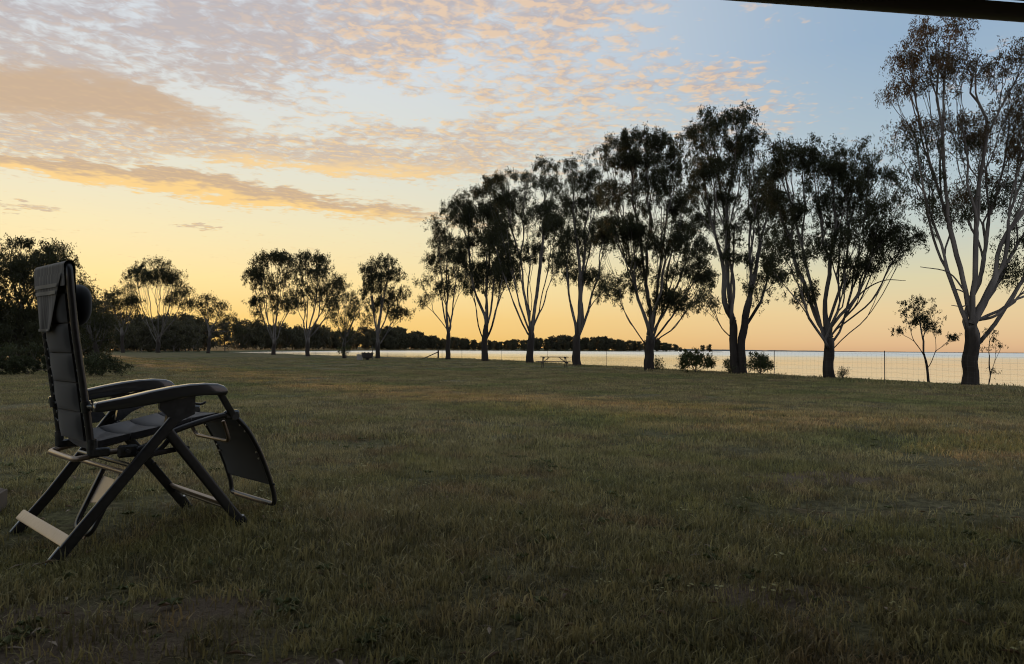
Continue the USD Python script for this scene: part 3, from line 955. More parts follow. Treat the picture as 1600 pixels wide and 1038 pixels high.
def shrub(name, label, base_px, d, lobes, seed, density, per, leaf, spread=.14, mat=None, cat='shrub', bits=None, base_y=None):
    rng = np.random.default_rng(seed)
    b = at(*base_px, d)
    b[2] = float(land(b[0], b[1]))
    x = thing(name, label, cat, b)
    area = sum(rx * ry for _, _, rx, ry in lobes) * (d / F_PX) ** 2
    pts = lobe_points(lobes, d, 90 / area, rng, 1.0, top_bias=.2) - b
    per = density * 2 * math.pi * area / (len(pts) * leaf * leaf * .42 / 2)
    pts = pts[pts[:, 2] > .03]
    tr = grow(np.zeros(3), trunk_line(np.array([0, 0, -.05]), np.array([0, 0, .12]), rng, 3), pts, rng, step=.15, n_main=9, warp=1.1, r_base=.03, min_r=.004)
    mb = MB().add(tube(tr[0][:3], tr[2][:3], 6))
    for k in range(tr[3].max() + 1):
        mb.add(limbs_mesh(tr, k, 5).out())
    obj('stem', mb.out(), M_twig, x, smooth=True)
    obj('foliage', foliage(tr, rng, per, spread * 1.25, leaf, .2, .42, .7), mat or M_leaf_bush, x)
    return x


shrub('shrub', 'wide round shrub standing alone between the widest gum and the twin stemmed gum', (1086, 580), 39.5, [(1075, 562, 20, 12), (1098, 564, 20, 11), (1085, 555, 16, 8), (1110, 568, 10, 7), (1066, 570, 12, 8)], 51, 2.2, 0, .085)
shrub('shrub', 'shrub hugging the right side of the twin stemmed gum', (1188, 584), 36, [(1185, 565, 16, 11), (1197, 570, 11, 11), (1178, 572, 12, 10)], 52, 2.2, 0, .085)
shrub('shrub', 'smaller shrub left of the foot of the twin stemmed gum', (1139, 582), 37.5, [(1139, 570, 9, 9), (1146, 574, 8, 7)], 53, 2.0, 0, .085)
shrub('shrub', 'tiny leafy shrub at the foot of the widest gum', (1026, 578), 44.2, [(1026, 567, 7, 8), (1032, 572, 5, 5)], 54, 0.9, 0, .10)
shrub('shrub', 'sparse sprig at the foot of the broad fan shaped gum', (1317, 591), 31, [(1318, 581, 8, 7), (1312, 586, 6, 4)], 55, 0.35, 0, .06, .08)
shrub('shrub', 'low sprouts at the foot of the shortest thin gum', (541, 559), 87.5, [(541, 546, 8, 7), (532, 547, 6, 5)], 56, 0.6, 0, .16, .2)
shrub('bramble', 'large dark bramble mound at the left edge behind the recliner', (45, 583), 30, [(40, 552, 55, 18), (10, 560, 50, 18), (70, 564, 45, 14), (100, 574, 40, 8), (-40, 556, 50, 22), (-30, 572, 50, 10), (40, 575, 70, 8), (20, 580, 80, 6), (-40, 578, 50, 8)], 57, 1.5, 0, .07, .12, M_leaf_bramble)
shrub('bramble', 'bramble mound seen between the recliner backrest and its armrest', (160, 584), 29.5, [(155, 563, 26, 12), (172, 570, 20, 9), (188, 577, 20, 6), (140, 572, 32, 10), (160, 579, 38, 6)], 58, 1.5, 0, .07, .12, M_leaf_bramble)

# ------------------------------------------------------------------ fence
M_post = plain('fence_post', (.035, .032, .030), .7)
M_wire = plain('fence_wire', (.045, .042, .04), .6, .3)
FENCE = LineString([(18.8, 9.5), (13.9, 27.4), (10.1, 40.5), (6.4, 52), (1.9, 64), (-1.0, 73), (-6.5, 86.5), (-8.9, 89)])


def fence_at_px(line, px):
    s = np.linspace(0, line.length, 4000)
    p = np.array([line.interpolate(a).coords[0] for a in s])
    q = 800 + F_PX * p[:, 0] / p[:, 1]
    i = int(np.argmin(np.abs(q - px)))
    return s[i], p[i]


def fence(name, label, line, posts_px, spacing, rows, top=1.12, wr=.0018, extra_s=()):
    x = thing(name, label, 'fence', (0, 0, 0))
    ss_ = [fence_at_px(line, q)[0] for q in posts_px] + list(extra_s)
    for s in ss_:
        p = line.interpolate(s).coords[0]
        z = float(land(*p))
        w_ = .028
        m = MB().add(box(w_, .006, top + .34, (p[0], p[1], z + (top + .1) / 2 - .12))).add(box(.006, w_, top + .33, (p[0], p[1] + w_ / 2 + .003, z + (top + .1) / 2 - .12)))
        obj('post', m.out(), M_post, x)
    mb = MB()
    s = np.arange(0, line.length, spacing)
    p = np.array([line.interpolate(a).coords[0] for a in s])
    z = land(p[:, 0], p[:, 1])
    for h in rows:
        sag = .035 * (meshkit.noise(np.stack([s * .45, 0 * s + h * 9, 0 * s], -1), 31) - .5)
        q = np.column_stack([p, z + h + sag])[::3]
        mb.add(tube(q, wr, 3, caps=False))
    for k in range(len(s)):
        mb.add(tube([(p[k, 0], p[k, 1], z[k] + rows[0]), (p[k, 0], p[k, 1], z[k] + rows[-1])], wr * .8, 3, caps=False))
    obj('wire_mesh', mb.out(), M_wire, x, kind='stuff')
    return x


fence('wire_fence', 'wire mesh fence on dark steel posts along the lake edge of the lawn', FENCE, [1382, 1210, 1078, 948, 856, 784, 722, 691], .25, np.linspace(.05, 1.10, 7), extra_s=[0.6, 8.0])
FENCE2 = LineString([(-12.5, 101), (-26, 117.2), (-39.5, 139), (-46, 150)])
fence('wire_fence', 'plain wire fence at the far water edge behind the pair of touching gums', FENCE2, [383, 403, 443, 459, 493, 514, 560, 606, 655], .6, [.35, .7, 1.05], wr=.004)

# strainer post with its diagonal stay
p = np.array(FENCE.interpolate(FENCE.length).coords[0])
z0 = float(land(*p))
M_wood_post = plain('old_wood', (.06, .045, .035), .9, var=.4, scale=6)
x = thing('strainer_post', 'short wooden strainer post with a slanting stay at the end of the fence', 'post', (p[0], p[1], z0))
obj('post', tube([(0, 0, -.3), (0, 0, .5), (0, 0, 1.05), (0, 0, 1.08)], [.1, .1, .095, .06], 10), M_wood_post, x, smooth=40)
obj('stay', tube([(-.06, 0, .80), (-1.75, .3, .05)], [.06, .06], 8), M_wood_post, x, smooth=40)
obj('foot_block', box(.3, .2, .12, (-1.85, .3, .03), .01), M_wood_post, x)


# ------------------------------------------------------------------ picnic table
M_table = plain('table_timber', (.035, .027, .022), .75, var=.3, scale=5, bump=.3)
b = at(866, 573, 47.5)
b[2] = float(land(b[0], b[1]))
x = thing('picnic_table', 'dark wooden picnic table with attached benches in front of the tree row', 'picnic table', b, 3.0)
for k in range(5):
    obj('tabletop_plank', box(1.78, .136, .04, (0, (k - 2) * .142, .74), .004), M_table, x)
for s in (-1, 1):
    for k in (0, 1):
        obj('bench_plank', box(2.25 if s > 0 else 2.25, .12, .04, (0, s * (.60 + k * .126), .435), .004), M_table, x)
for e in (-.72, .72):
    for s in (-1, 1):
        t0, t1 = np.array([e, s * .22, .72]), np.array([e * 1.06, s * .62, -.02])
        obj('leg', tube([t0, t1], .05, 8, flat=(.045, .022), side=(0, 1, .3)), M_table, x)
    obj('bench_support', box(.045, 1.46, .09, (e * 1.035 + (.046 if e > 0 else -.046), 0, .37), .004), M_table, x)
    obj('top_support', box(.045, .70, .08, (e - (.046 if e > 0 else -.046), 0, .68), .004), M_table, x)
    obj('brace', tube([(e * .97, 0, .42), (e * .45, 0, .715)], .03, 8, flat=(.025, .015), side=(0, 0, 1)), M_table, x)

# ------------------------------------------------------------------ fire pit and block
M_rust = plain('blackened_steel', (.035, .028, .025), .7, .4, var=.4, scale=5)
b = at(574, 561, 72)
b[2] = float(land(b[0], b[1]))
x = thing('fire_pit', 'dark steel fire pit with ragged rim on a short pedestal in the far grass', 'fire pit', b)
prof = np.array([(.16, .14), (.40, .16), (.50, .30), (.55, .55), (.56, .72), (.53, .72), (.50, .52), (.45, .32), (.30, .22), (.02, .22)])
bowl = trimesh.creation.revolve(np.array([(.001, .14)] + list(map(tuple, prof)) + [(.001, .22)]), sections=36)
v = np.array(bowl.vertices)
an = np.arctan2(v[:, 1], v[:, 0])
v[:, 2] += np.where(v[:, 2] > .6, .05 * np.round(np.sin(an * 9)), 0)
obj('bowl', (v, bowl.faces), M_rust, x, smooth=35)
obj('pedestal', trimesh.creation.revolve(np.array([(.001, -.05), (.22, -.05), (.15, .10), (.15, .16), (.001, .16)]), sections=24), M_rust, x, smooth=35)
obj('base_plate', box(.95, .7, .05, (.1, 0, .02), .008), M_rust, x)
for a in (0, math.pi):
    obj('handle', tube(rounded([(.55 * math.cos(a), -.12, .62), (.68 * math.cos(a), -.12, .62), (.68 * math.cos(a), .12, .62), (.55 * math.cos(a), .12, .62)], .05), .015, 6), M_rust, x, smooth=True)
b = at(562, 560, 73)
b[2] = float(land(b[0], b[1]))
x = thing('concrete_block', 'pale square concrete block beside the fire pit', 'block', b, 8)
obj('body', box(.56, .5, .56, (0, 0, .26), .02), plain('concrete', (.24, .22, .19), .9, var=.25, scale=4, bump=.4), x)
obj('lid', box(.60, .54, .05, (0, 0, .567), .01), plain('concrete_lid', (.27, .25, .22), .9, var=.25, scale=4), x)
b = at(582, 560, 76)
b[2] = float(land(b[0], b[1]))
x = thing('marker_post', 'thin dark steel post behind the fire pit', 'post', b)
obj('post', tube([(0, 0, -.2), (0, 0, 1.45)], .035, 8), M_post, x)
obj('cap', tube([(0, 0, 1.45), (0, 0, 1.49)], [.045, .03], 8), M_post, x)


# ------------------------------------------------------------------ recliner chair (u forward, w across to its far side, z up)
def metal(name, color, rough):
    q = Graph()
    pos = q.add('texture_coordinate', 'object')
    n_ = q.noise(pos, 30.0, 4.0, .6)
    return q.make(f'/World/Looks/{name}', surface=q.add('principled_bsdf', 'BSDF', base_color=color, metallic=.75, roughness=q.m('multiply_add', n_, .2, rough - .1)))


def cloth(name, color, stripes=None, weave=420.0):
    q = Graph()
    pos = q.add('texture_coordinate', 'object')
    n_ = q.noise(pos, 12.0, 4.0, .6)
    col = q.mix(n_, tuple(np.array(color) * .75), tuple(np.array(color) * 1.25))
    if stripes:
        s = q.add('separate_xyz', 'y', vector=pos)
        wv = q.add('noise_texture', 'fac', dimensions='1D', w=s, scale=55.0, detail=1.0)
        col = q.mix(q.ss(wv, .48, .62), col, stripes)
    wv2 = q.add('voronoi_texture', 'distance', vector=pos, scale=weave)
    bmp = q.add('bump', 'normal', height=wv2, strength=.35, distance=.001)
    return q.make(f'/World/Looks/{name}', surface=q.add('principled_bsdf', 'BSDF', base_color=col, roughness=.9, specular_ior_level=.2, sheen_weight=.15, normal=bmp))


M_tube = metal('anthracite_tube', (.050, .048, .047), .30)
M_bar = metal('sky_sheen_metal', (.22, .17, .13), .34)  # tube metal with the warm sky reflection painted into its base colour
M_plastic = plain('black_plastic', (.018, .018, .018), .22, var=.2, scale=30, coat=.6)
M_arm = plain('armrest_plastic', (.018, .018, .018), .11, spec=.7, coat=.8)
M_pad = cloth('padded_fabric', (.021, .0195, .0185))
M_mesh = cloth('sling_fabric', (.012, .012, .012))
M_seat = cloth('seat_fabric', (.046, .042, .042))
M_flap = cloth('striped_flap', (.034, .029, .025), (.085, .076, .066))
M_trim = cloth('flap_trim', (.13, .115, .09))
M_eye = plain('eyelet', (.5, .48, .45), .35, .8)
A0 = np.array([-1.664, 2.679, 0.0])
ch = thing('recliner_chair', 'black reclining camp chair with padded backrest on the lawn at the left', 'chair', A0, math.degrees(math.atan2(.736, .677)))
WN, WF = .09, .48
S3 = lambda u, w, z: np.array([u, w, z], float)

for w, foot in ((0.0, .012), (.640, .055)):   # rear legs run up to the armrest brackets
    obj('rear_leg', tube([S3(foot - .004, w, -.012), S3(foot + .12, w, .135), S3(.43, w * .99, .482)], 0, 14, flat=(.021, .0105), side=(-.7, 0, .7)), M_tube, ch, smooth=50)
    obj('rubber_foot', tube([S3(foot - .012, w, -.02), S3(foot + .032, w, .035)], 0, 14, flat=(.0235, .013), side=(-.7, 0, .7)), M_plastic, ch, smooth=50)
for w, foot in ((.024, .757), (.628, .762)):
    obj('front_leg', tube([S3(foot + .004, w, -.012), S3(foot - .12, w, .150), S3(.405, w, .455)], 0, 14, flat=(.021, .0105), side=(.7, 0, .7)), M_tube, ch, smooth=50)
    obj('rubber_foot', tube([S3(foot + .012, w, -.02), S3(foot - .025, w, .035)], 0, 14, flat=(.0235, .013), side=(.7, 0, .7)), M_plastic, ch, smooth=50)
obj('rear_crossbar', tube([S3(.052, .012, .062), S3(.064, .645, .060)], 0, 14, flat=(.023, .0045), side=(.66, 0, .75)), M_bar, ch, smooth=50, label='flat metal bar joining the feet of the rear legs, pale sky sheen painted into its colour')
obj('front_crossbar', tube([S3(.672, .034, .104), S3(.690, .62, .104)], 0, 12, flat=(.014, .008), side=(-.6, 0, .75)), M_bar, ch, smooth=50)
obj('front_crossbar', tube([S3(.690, .034, .080), S3(.708, .62, .080)], .007, 10), M_tube, ch, smooth=True)
# back frame: one hoop
back_side = [(.158, .375), (.150, .45), (.136, .547), (.118, .674), (.095, .823), (.076, .99), (.070, 1.05)]
hoop = [S3(u, WN, z) for u, z in back_side] + [S3(.070, WN + .01, 1.088), S3(.072, WF - .01, 1.092)] + [S3(u + .004, WF, z + .003) for u, z in reversed(back_side)]
obj('back_frame', tube(rounded(hoop, .035), .0135, 12), M_tube, ch, smooth=True)
for w in (WN, WF):
    obj('hinge_joint', MB().add(box(.075, .030, .035, (.185, w - .002, .368), .006)).add(tube([S3(.16, w, .36), S3(.158, w, .42)], .0175, 12)).out(), M_plastic, ch, smooth=40)
    obj('frame_collar', tube([S3(.139, w - .002, .525), S3(.133, w - .002, .568)], .0185, 12), M_plastic, ch, smooth=50)


def back_u(z):
    zs, us = zip(*sorted((z_, u_) for u_, z_ in back_side))
    return np.interp(z, zs, us)


def sheet(w0, w1, z0, z1, off, nz=40, nw=14, thick=.008, bulge=None, ufun=back_u):
    """A cloth panel in the plane of the backrest; bulge(s, t) pushes its rear face out."""
    S_, T_ = np.meshgrid(np.linspace(0, 1, nw), np.linspace(0, 1, nz), indexing='ij')
    z = z0 + (z1 - z0) * T_
    w = w0 + (w1 - w0) * S_
    bl = bulge(S_, T_) if bulge else 0 * S_
    rear = np.stack([ufun(z) + off - thick / 2 - bl, w, z], -1)
    front = np.stack([ufun(z) + off + thick / 2 + bl, w, z], -1)
    v = np.vstack([rear.reshape(-1, 3), front.reshape(-1, 3)])
    i, j = np.meshgrid(np.arange(nw - 1), np.arange(nz - 1), indexing='ij')
    a = (i * nz + j).ravel()
    n = nw * nz
    fr = np.vstack([np.stack([a, a + 1, a + nz + 1], 1), np.stack([a, a + nz + 1, a + nz], 1)])
    f = [fr, fr[:, ::-1] + n]
    edge = list(range(0, nz)) + [i_ * nz + nz - 1 for i_ in range(1, nw)] + [(nw - 1) * nz + j_ for j_ in range(nz - 2, -1, -1)] + [i_ * nz for i_ in range(nw - 2, 0, -1)]
    e = np.array(edge)
    e2 = np.roll(e, -1)
    f.append(np.vstack([np.stack([e, e + n, e2], 1), np.stack([e2, e + n, e2 + n], 1)]))
    return v, np.vstack(f)


obj('back_sling', sheet(WN + .012, WF - .012, .43, 1.085, .004, thick=.004), M_mesh, ch, smooth=40)
zs = np.linspace(.405, .985, 6)
for k in range(5):
    obj('back_pad', sheet(WN + .058, WF - .058, zs[k] + .002, zs[k + 1] - .002, .0, 14, 14, .012, lambda s, t_: .017 * (np.clip(4 * s * (1 - s), 0, 1) * np.clip(4 * t_ * (1 - t_), 0, 1)) ** .5), M_pad, ch, smooth=60)
for w in (WN + .030, WF - .030):
    eyes, cord = MB(), []
    for k, z in enumerate(np.arange(.47, .96, .037)):
        u = float(back_u(z)) - .002
        eyes.add(tube([S3(u, w, z), S3(u - .003, w, z)], .0042, 8))
        cord += [S3(u - .004, w, z), S3(float(back_u(z)) - .012, w + (-.024 if w < .28 else .024), z + .016)]
    obj('eyelet_row', eyes.out(), M_eye, ch, kind='stuff')
    obj('lace_cord', tube(cord, .0016, 5), M_plastic, ch)
# cloth cover folded over the top, and its hanging striped flap
th = np.linspace(-.2, math.pi + .2, 14)
prof_ = [(-.019, 1.01)] + [(-.019 * math.cos(a), 1.088 + .019 * math.sin(a)) for a in np.linspace(0, math.pi, 10)] + [(.019, .98)]
ws_ = np.linspace(WN + .004, WF - .004, 10)
vv = np.array([[S3(float(back_u(min(z, 1.05))) + u, w, z) for u, z in prof_] for w in ws_])
nw, npz = vv.shape[:2]
i, j = np.meshgrid(np.arange(nw - 1), np.arange(npz - 1), indexing='ij')
a = (i * npz + j).ravel()
obj('top_cover', (vv.reshape(-1, 3), np.vstack([np.stack([a, a + npz, a + npz + 1], 1), np.stack([a, a + npz + 1, a + 1], 1)])), M_flap, ch, smooth=60)


def flap(z0, z1, wl0, wl1, wr0, wr1, off, mat, name, thick=.004, nz=16):
    nw_ = 16
    S_, T_ = np.meshgrid(np.linspace(0, 1, nw_), np.linspace(0, 1, nz), indexing='ij')
    z = z0 + (z1 - z0) * T_
    w = (wr0 + (wr1 - wr0) * T_) * (1 - S_) + (wl0 + (wl1 - wl0) * T_) * S_
    drop = np.clip((1.06 - z) / .24, 0, 1)
    u = back_u(np.minimum(z, 1.05)) - .021 - off - .012 * drop - .006 * np.sin(S_ * 9 + 1) * drop
    v1 = np.stack([u, w, z], -1).reshape(-1, 3)
    v2 = v1 + np.array([thick, 0, 0])
    i_, j_ = np.meshgrid(np.arange(nw_ - 1), np.arange(nz - 1), indexing='ij')
    a_ = (i_ * nz + j_).ravel()
    fr = np.vstack([np.stack([a_, a_ + 1, a_ + nz + 1], 1), np.stack([a_, a_ + nz + 1, a_ + nz], 1)])
    obj(name, (np.vstack([v1, v2]), np.vstack([fr, fr[:, ::-1] + len(v1)])), mat, ch, smooth=60)


def wl(z):
    return np.interp(z, [.835, 1.06], [.425, .445])


def wr(z):
    return np.interp(z, [.835, 1.06], [.275, .118])


flap(1.06, .838, wl(1.06), wl(.838), wr(1.06), wr(.838), 0, M_flap, 'striped_flap')
for z in (1.022, .995):
    flap(z, z - .014, wl(z) - .004, wl(z) - .004, wr(z) + .006, wr(z - .014) + .006, .004, M_trim, 'flap_trim', nz=3)
flap(.848, .838, wl(.845), wl(.838), wr(.845), wr(.838), .004, M_trim, 'flap_trim', nz=3)
# head pillow on the front
pil = trimesh.creation.icosphere(4, 1.0)
v = np.array(pil.vertices)
v = np.sign(v) * np.abs(v) ** np.array([.9, .55, .8])
v = v * np.array([.038, .160, .084]) + np.array([.142, .285, .943])
obj('head_pillow', (v, pil.faces), M_mesh, ch, smooth=True)

# seat: rails, sling and quilted pad
rail = [(.725, .487), (.62, .468), (.48, .430), (.36, .375), (.285, .362)]
for w in (WN, WF):
    obj('seat_rail', tube(curve([S3(u, w, z) for u, z in rail], 5), .0125, 12), M_tube, ch, smooth=True)
SZ, SU = [.385, .405, .425, .452, .470], [.19, .30, .42, .55, .68]
for k in range(4):
    u0, u1 = np.linspace(.185, .675, 5)[k:k + 2]
    S_, T_ = np.meshgrid(np.linspace(0, 1, 12), np.linspace(0, 1, 10), indexing='ij')
    uu = u0 + .002 + (u1 - u0 - .004) * T_
    ww = WN + .018 + (WF - WN - .036) * S_
    zz_ = np.interp(uu, SU, SZ) + .012 - .018 * 4 * S_ * (1 - S_)
    bl = .016 * (4 * S_ * (1 - S_) * 4 * T_ * (1 - T_)) ** .45
    top_, bot_ = np.stack([uu, ww, zz_ + .012 + bl], -1).reshape(-1, 3), np.stack([uu, ww, zz_ - .012 - bl * .6], -1).reshape(-1, 3)
    i, j = np.meshgrid(np.arange(11), np.arange(9), indexing='ij')
    a = (i * 10 + j).ravel()
    fr = np.vstack([np.stack([a, a + 10, a + 11], 1), np.stack([a, a + 11, a + 1], 1)])
    e = np.array(list(range(10)) + [q * 10 + 9 for q in range(1, 12)] + [110 + q for q in range(8, -1, -1)] + [q * 10 for q in range(10, 0, -1)])
    e2 = np.roll(e, -1)
    obj('seat_pad', (np.vstack([top_, bot_]), np.vstack([fr, fr[:, ::-1] + 120, np.stack([e, e2, e + 120], 1), np.stack([e2, e2 + 120, e + 120], 1)])), M_seat, ch, smooth=60)
# tail hoop behind the back, carrying the hinge
tail = [S3(.33, WN, .352), S3(.27, WN, .368), S3(.19, WN, .362), S3(.108, WN + .01, .345), S3(.118, WF - .01, .340), S3(.20, WF, .357), S3(.28, WF, .363), S3(.34, WF, .347)]
obj('tail_hoop', tube(rounded(tail, .05, 6), .0115, 12), M_bar, ch, smooth=True, label='tubular hoop sticking out below the backrest, pale sky sheen painted into its colour')
# swinging prop hoop under the seat
hoop2 = [S3(.30, .165, .275), S3(.182, .160, .035), S3(.182, .345, .035), S3(.30, .365, .275)]
obj('prop_hoop', tube(rounded(hoop2, .045, 6), 0, 12, flat=(.013, .009), side=(0, 1, 0)), M_tube, ch, smooth=50)
obj('prop_plate', tube([S3(.176, .185, .030), S3(.176, .325, .030)], 0, 12, flat=(.016, .003), side=(.45, 0, .9)), M_bar, ch, smooth=50)
pl_ = np.array([S3(.285, .18, .235), S3(.285, .34, .235), S3(.232, .335, .13), S3(.243, .18, .152)])
obj('prop_panel', (np.vstack([pl_, pl_ + np.array([.004, 0, -.002])]), np.array([[0, 1, 2], [0, 2, 3], [6, 5, 4], [7, 6, 4], [0, 4, 1], [1, 4, 5], [1, 5, 2], [2, 5, 6], [2, 6, 3], [3, 6, 7], [3, 7, 0], [0, 7, 4]])), M_bar, ch)
obj('under_bar', tube([S3(.25, .0, .292), S3(.25, .64, .285)], .0095, 10), M_bar, ch, smooth=True)
obj('under_bar', tube([S3(.285, .0, .312), S3(.285, .64, .305)], .0095, 10), M_tube, ch, smooth=True)
# links at both sides
for w, wl_ in ((.048, WN), (.604, WF)):
    obj('link_bar', tube([S3(.505, w, .362), S3(.335, w, .342), S3(.255, w, .368)], 0, 12, flat=(.011, .006), side=(0, 0, 1)), M_tube, ch, smooth=50)
    obj('curved_link', tube(curve([S3(.425, w + .006, .432), S3(.435, w + .006, .40), S3(.40, w + .006, .362), S3(.345, w + .006, .345)], 5), .010, 10), M_tube, ch, smooth=True)
    obj('pivot_plate', MB().add(box(.075, .020, .050, (.275, w, .368), .008)).add(box(.055, .022, .055, (.345, w, .352), .010)).out(), M_plastic, ch)
    bolts = MB()
    for u, z in ((.27, .37), (.345, .352), (.418, .455), (.50, .362), (.60, .222)):
        bolts.add(tube([S3(u, w - .030 if w < .3 else w + .030, z), S3(u, w, z)], .008, 10))
    obj('bolt_row', bolts.out(), M_plastic, ch, kind='stuff')
# armrests
top_p = [(.140, .558), (.154, .568), (.25, .583), (.35, .604), (.43, .618), (.50, .6265), (.566, .629), (.62, .625), (.648, .615), (.664, .600)]
bot_p = [(.667, .586), (.657, .574), (.60, .576), (.567, .577), (.473, .570), (.384, .553), (.274, .538), (.159, .528), (.140, .532)]
for w, du in ((.030, 0.0), (.575, .004)):
    poly = np.array(top_p + bot_p) + np.array([du, 0])
    pc = poly.mean(0)
    mb, rings = MB(), []
    half = .027
    for ww, inset in ((-half, .009), (-half + .004, .003), (-half + .010, 0), (half - .010, 0), (half - .004, .003), (half, .009)):
        sh = Polygon(poly).buffer(-inset, join_style=2) if inset else Polygon(poly)
        d_ = poly - pc
        nrm = np.roll(poly, -1, 0) - np.roll(poly, 1, 0)
        nrm = np.stack([nrm[:, 1], -nrm[:, 0]], 1)
        nrm /= np.linalg.norm(nrm, axis=1, keepdims=True)
        q = poly - (-nrm if (nrm * d_).sum() < 0 else nrm) * inset
        rings.append(np.stack([q[:, 0], np.full(len(q), w + ww), q[:, 1]], 1))
    n = len(poly)
    v = np.vstack(rings)
    f = []
    for k in range(len(rings) - 1):
        a = k * n + np.arange(n)
        b2 = k * n + (np.arange(n) + 1) % n
        f += [np.stack([a, b2, b2 + n], 1), np.stack([a, b2 + n, a + n], 1)]
    tri = np.asarray(trimesh.creation.triangulate_polygon(Polygon(poly), engine='earcut')[1]) % n
    f += [tri[:, ::-1], tri + (len(rings) - 1) * n]
    m = trimesh.Trimesh(v, np.vstack(f), process=False)
    trimesh.repair.fix_normals(m)
    obj('armrest', m, M_arm, ch, smooth=45)
    wi = w + .0 if w < .3 else w
    br = Polygon([(.385, .556), (.530, .575), (.528, .500), (.475, .478), (.43, .440), (.405, .445), (.415, .500), (.385, .530)])
    bm_ = trimesh.creation.extrude_polygon(br, .018, engine='earcut')
    bm_.apply_transform(np.array([[1, 0, 0, du], [0, 0, 1, wi - .009], [0, 1, 0, 0], [0, 0, 0, 1]], float))
    bm_.fix_normals()
    obj('armrest_bracket', bm_, M_plastic, ch)
    obj('arm_strut', tube([S3(.640, w + .004, .585), S3(.680, w + .02, .530), S3(.722, w + .05 if w < .3 else w - .07, .484)], 0, 12, flat=(.014, .008), side=(.7, 0, .7)), M_tube, ch, smooth=50)
    obj('recline_lever', tube(curve([S3(.52, w, .545), S3(.555, w - .004, .540), S3(.575, w - .006, .548)], 4), .005, 8), M_plastic, ch, smooth=True)
    inner = WN if w < .3 else WF
    obj('rear_bracket', tube([S3(.155, w, .548), S3(.137, inner, .548)], .012, 10), M_plastic, ch, smooth=50)
    tri_ = Polygon([(.20, .540), (.30, .545), (.36, .47), (.33, .44), (.22, .44), (.18, .47)], [[(.235, .50), (.285, .50), (.30, .475), (.225, .475)]])
    if w > .3:
        tm = trimesh.creation.extrude_polygon(tri_, .012, engine='earcut')
        tm.apply_transform(np.array([[1, 0, 0, 0], [0, 0, 1, w - .03], [0, 1, 0, 0], [0, 0, 0, 1]], float))
        tm.fix_normals()
        obj('side_bracket', tm, M_plastic, ch)
# footrest
leg_p = [(.730, .485), (.800, .414), (.862, .309), (.905, .204), (.938, .105), (.942, .052)]
WFR = .525
loop = [S3(u, WN + .005, z) for u, z in leg_p] + [S3(u + .006, WFR, z) for u, z in reversed(leg_p)]
obj('footrest_frame', tube(rounded(loop, .04), .011, 12), M_tube, ch, smooth=True)
obj('footrest_bar', tube([S3(.944, WN + .06, .050), S3(.947, WFR - .05, .050)], .0122, 10), M_bar, ch, smooth=True)


def foot_u(z):
    zs_, us_ = zip(*sorted((z_, u_) for u_, z_ in leg_p))
    return np.interp(z, zs_, us_)


obj('footrest_sling', sheet(WN + .016, WFR - .012, .150, .470, .004, 24, 12, .010, lambda s, t_: .004 * (4 * s * (1 - s) * np.abs(np.sin(t_ * 9.4))) ** .5, foot_u), M_mesh, ch, smooth=50)
obj('sling_hem', tube([S3(float(foot_u(.150)) + .004, WN - .012, .148), S3(float(foot_u(.150)) + .008, WFR, .148)], .006, 8), M_mesh, ch, smooth=True)
knee = [S3(.69, WN + .01, .455), S3(.728, WN + .02, .360), S3(.735, WF - .01, .360), S3(.70, WF, .452)]
obj('knee_bar', tube(rounded(knee, .04), .0085, 10), M_bar, ch, smooth=True)
for w in (WN, WF):
    obj('knee_joint', MB().add(box(.07, .026, .040, (.722, w, .482), .008)).add(tube([S3(.735, w - .016, .475), S3(.735, w + .016, .475)], .017, 14)).out(), M_plastic, ch, smooth=40)
    ey = MB()
    for z in (.43, .40, .30, .27):
        ey.add(tube([S3(float(foot_u(z)) - .004, w + (.024 if w < .3 else .02), z), S3(float(foot_u(z)) - .012, w + (.024 if w < .3 else .02), z)], .0045, 8))
    obj('eyelet_row', ey.out(), M_eye, ch, kind='stuff')

# ------------------------------------------------------------------ timber at the lower left corner
b = at(-52, 797, 3.45)
b[2] = 0
x = thing('timber_sleeper', 'end of a weathered brown timber lying in the grass at the left edge', 'timber', b, 20)
obj('body', box(.26, .16, .10, (0, 0, .045), .008), plain('weathered_timber', (.065, .045, .03), .85, var=.35, scale=9, bump=.5), x)
obj('end_cap', box(.012, .15, .09, (.136, 0, .045), .003), plain('sawn_timber', (.07, .05, .033), .85, var=.35, scale=14), x)

# ------------------------------------------------------------------ awning: rail in view; roof and walls unseen, placed to shade the near ground
M_canvas = plain('awning_canvas', (.16, .14, .10), .9, var=.15, scale=3)
M_rail = plain('awning_rail', (.10, .088, .065), .5)
edge0, edge1 = np.array([-2.6, 2.18, 2.0]), np.array([3.6, 2.80, 1.98])
pr = at(1130, -2, 2.6)
pr2 = at(1600, 33, 2.72)
dirv = (pr2 - pr) / (pr2 - pr)[0]
edge0, edge1 = pr + dirv * (-2.9 - pr[0]), pr + dirv * (3.6 - pr[0])
x = thing('awning', 'dark awning whose front rail crosses the top right corner of the view, its unseen roof and walls darkening the near lawn', 'awning', (0, 0, 0))
up = np.array([0, 0, .05])
obj('front_rail', tube([edge0 + up * .62, edge1 + up * .62], 0, 14, flat=(.030, .024), side=(0, 0, 1)), M_rail, x, smooth=50)
c0_, c1_ = edge0 + np.array([0, 0, .075]), edge1 + np.array([0, 0, .075])
c2_, c3_ = np.array([3.6, -1.6, 2.25]), np.array([-2.9, -1.6, 2.25])
cv = np.array([c0_, c1_, c2_, c3_])
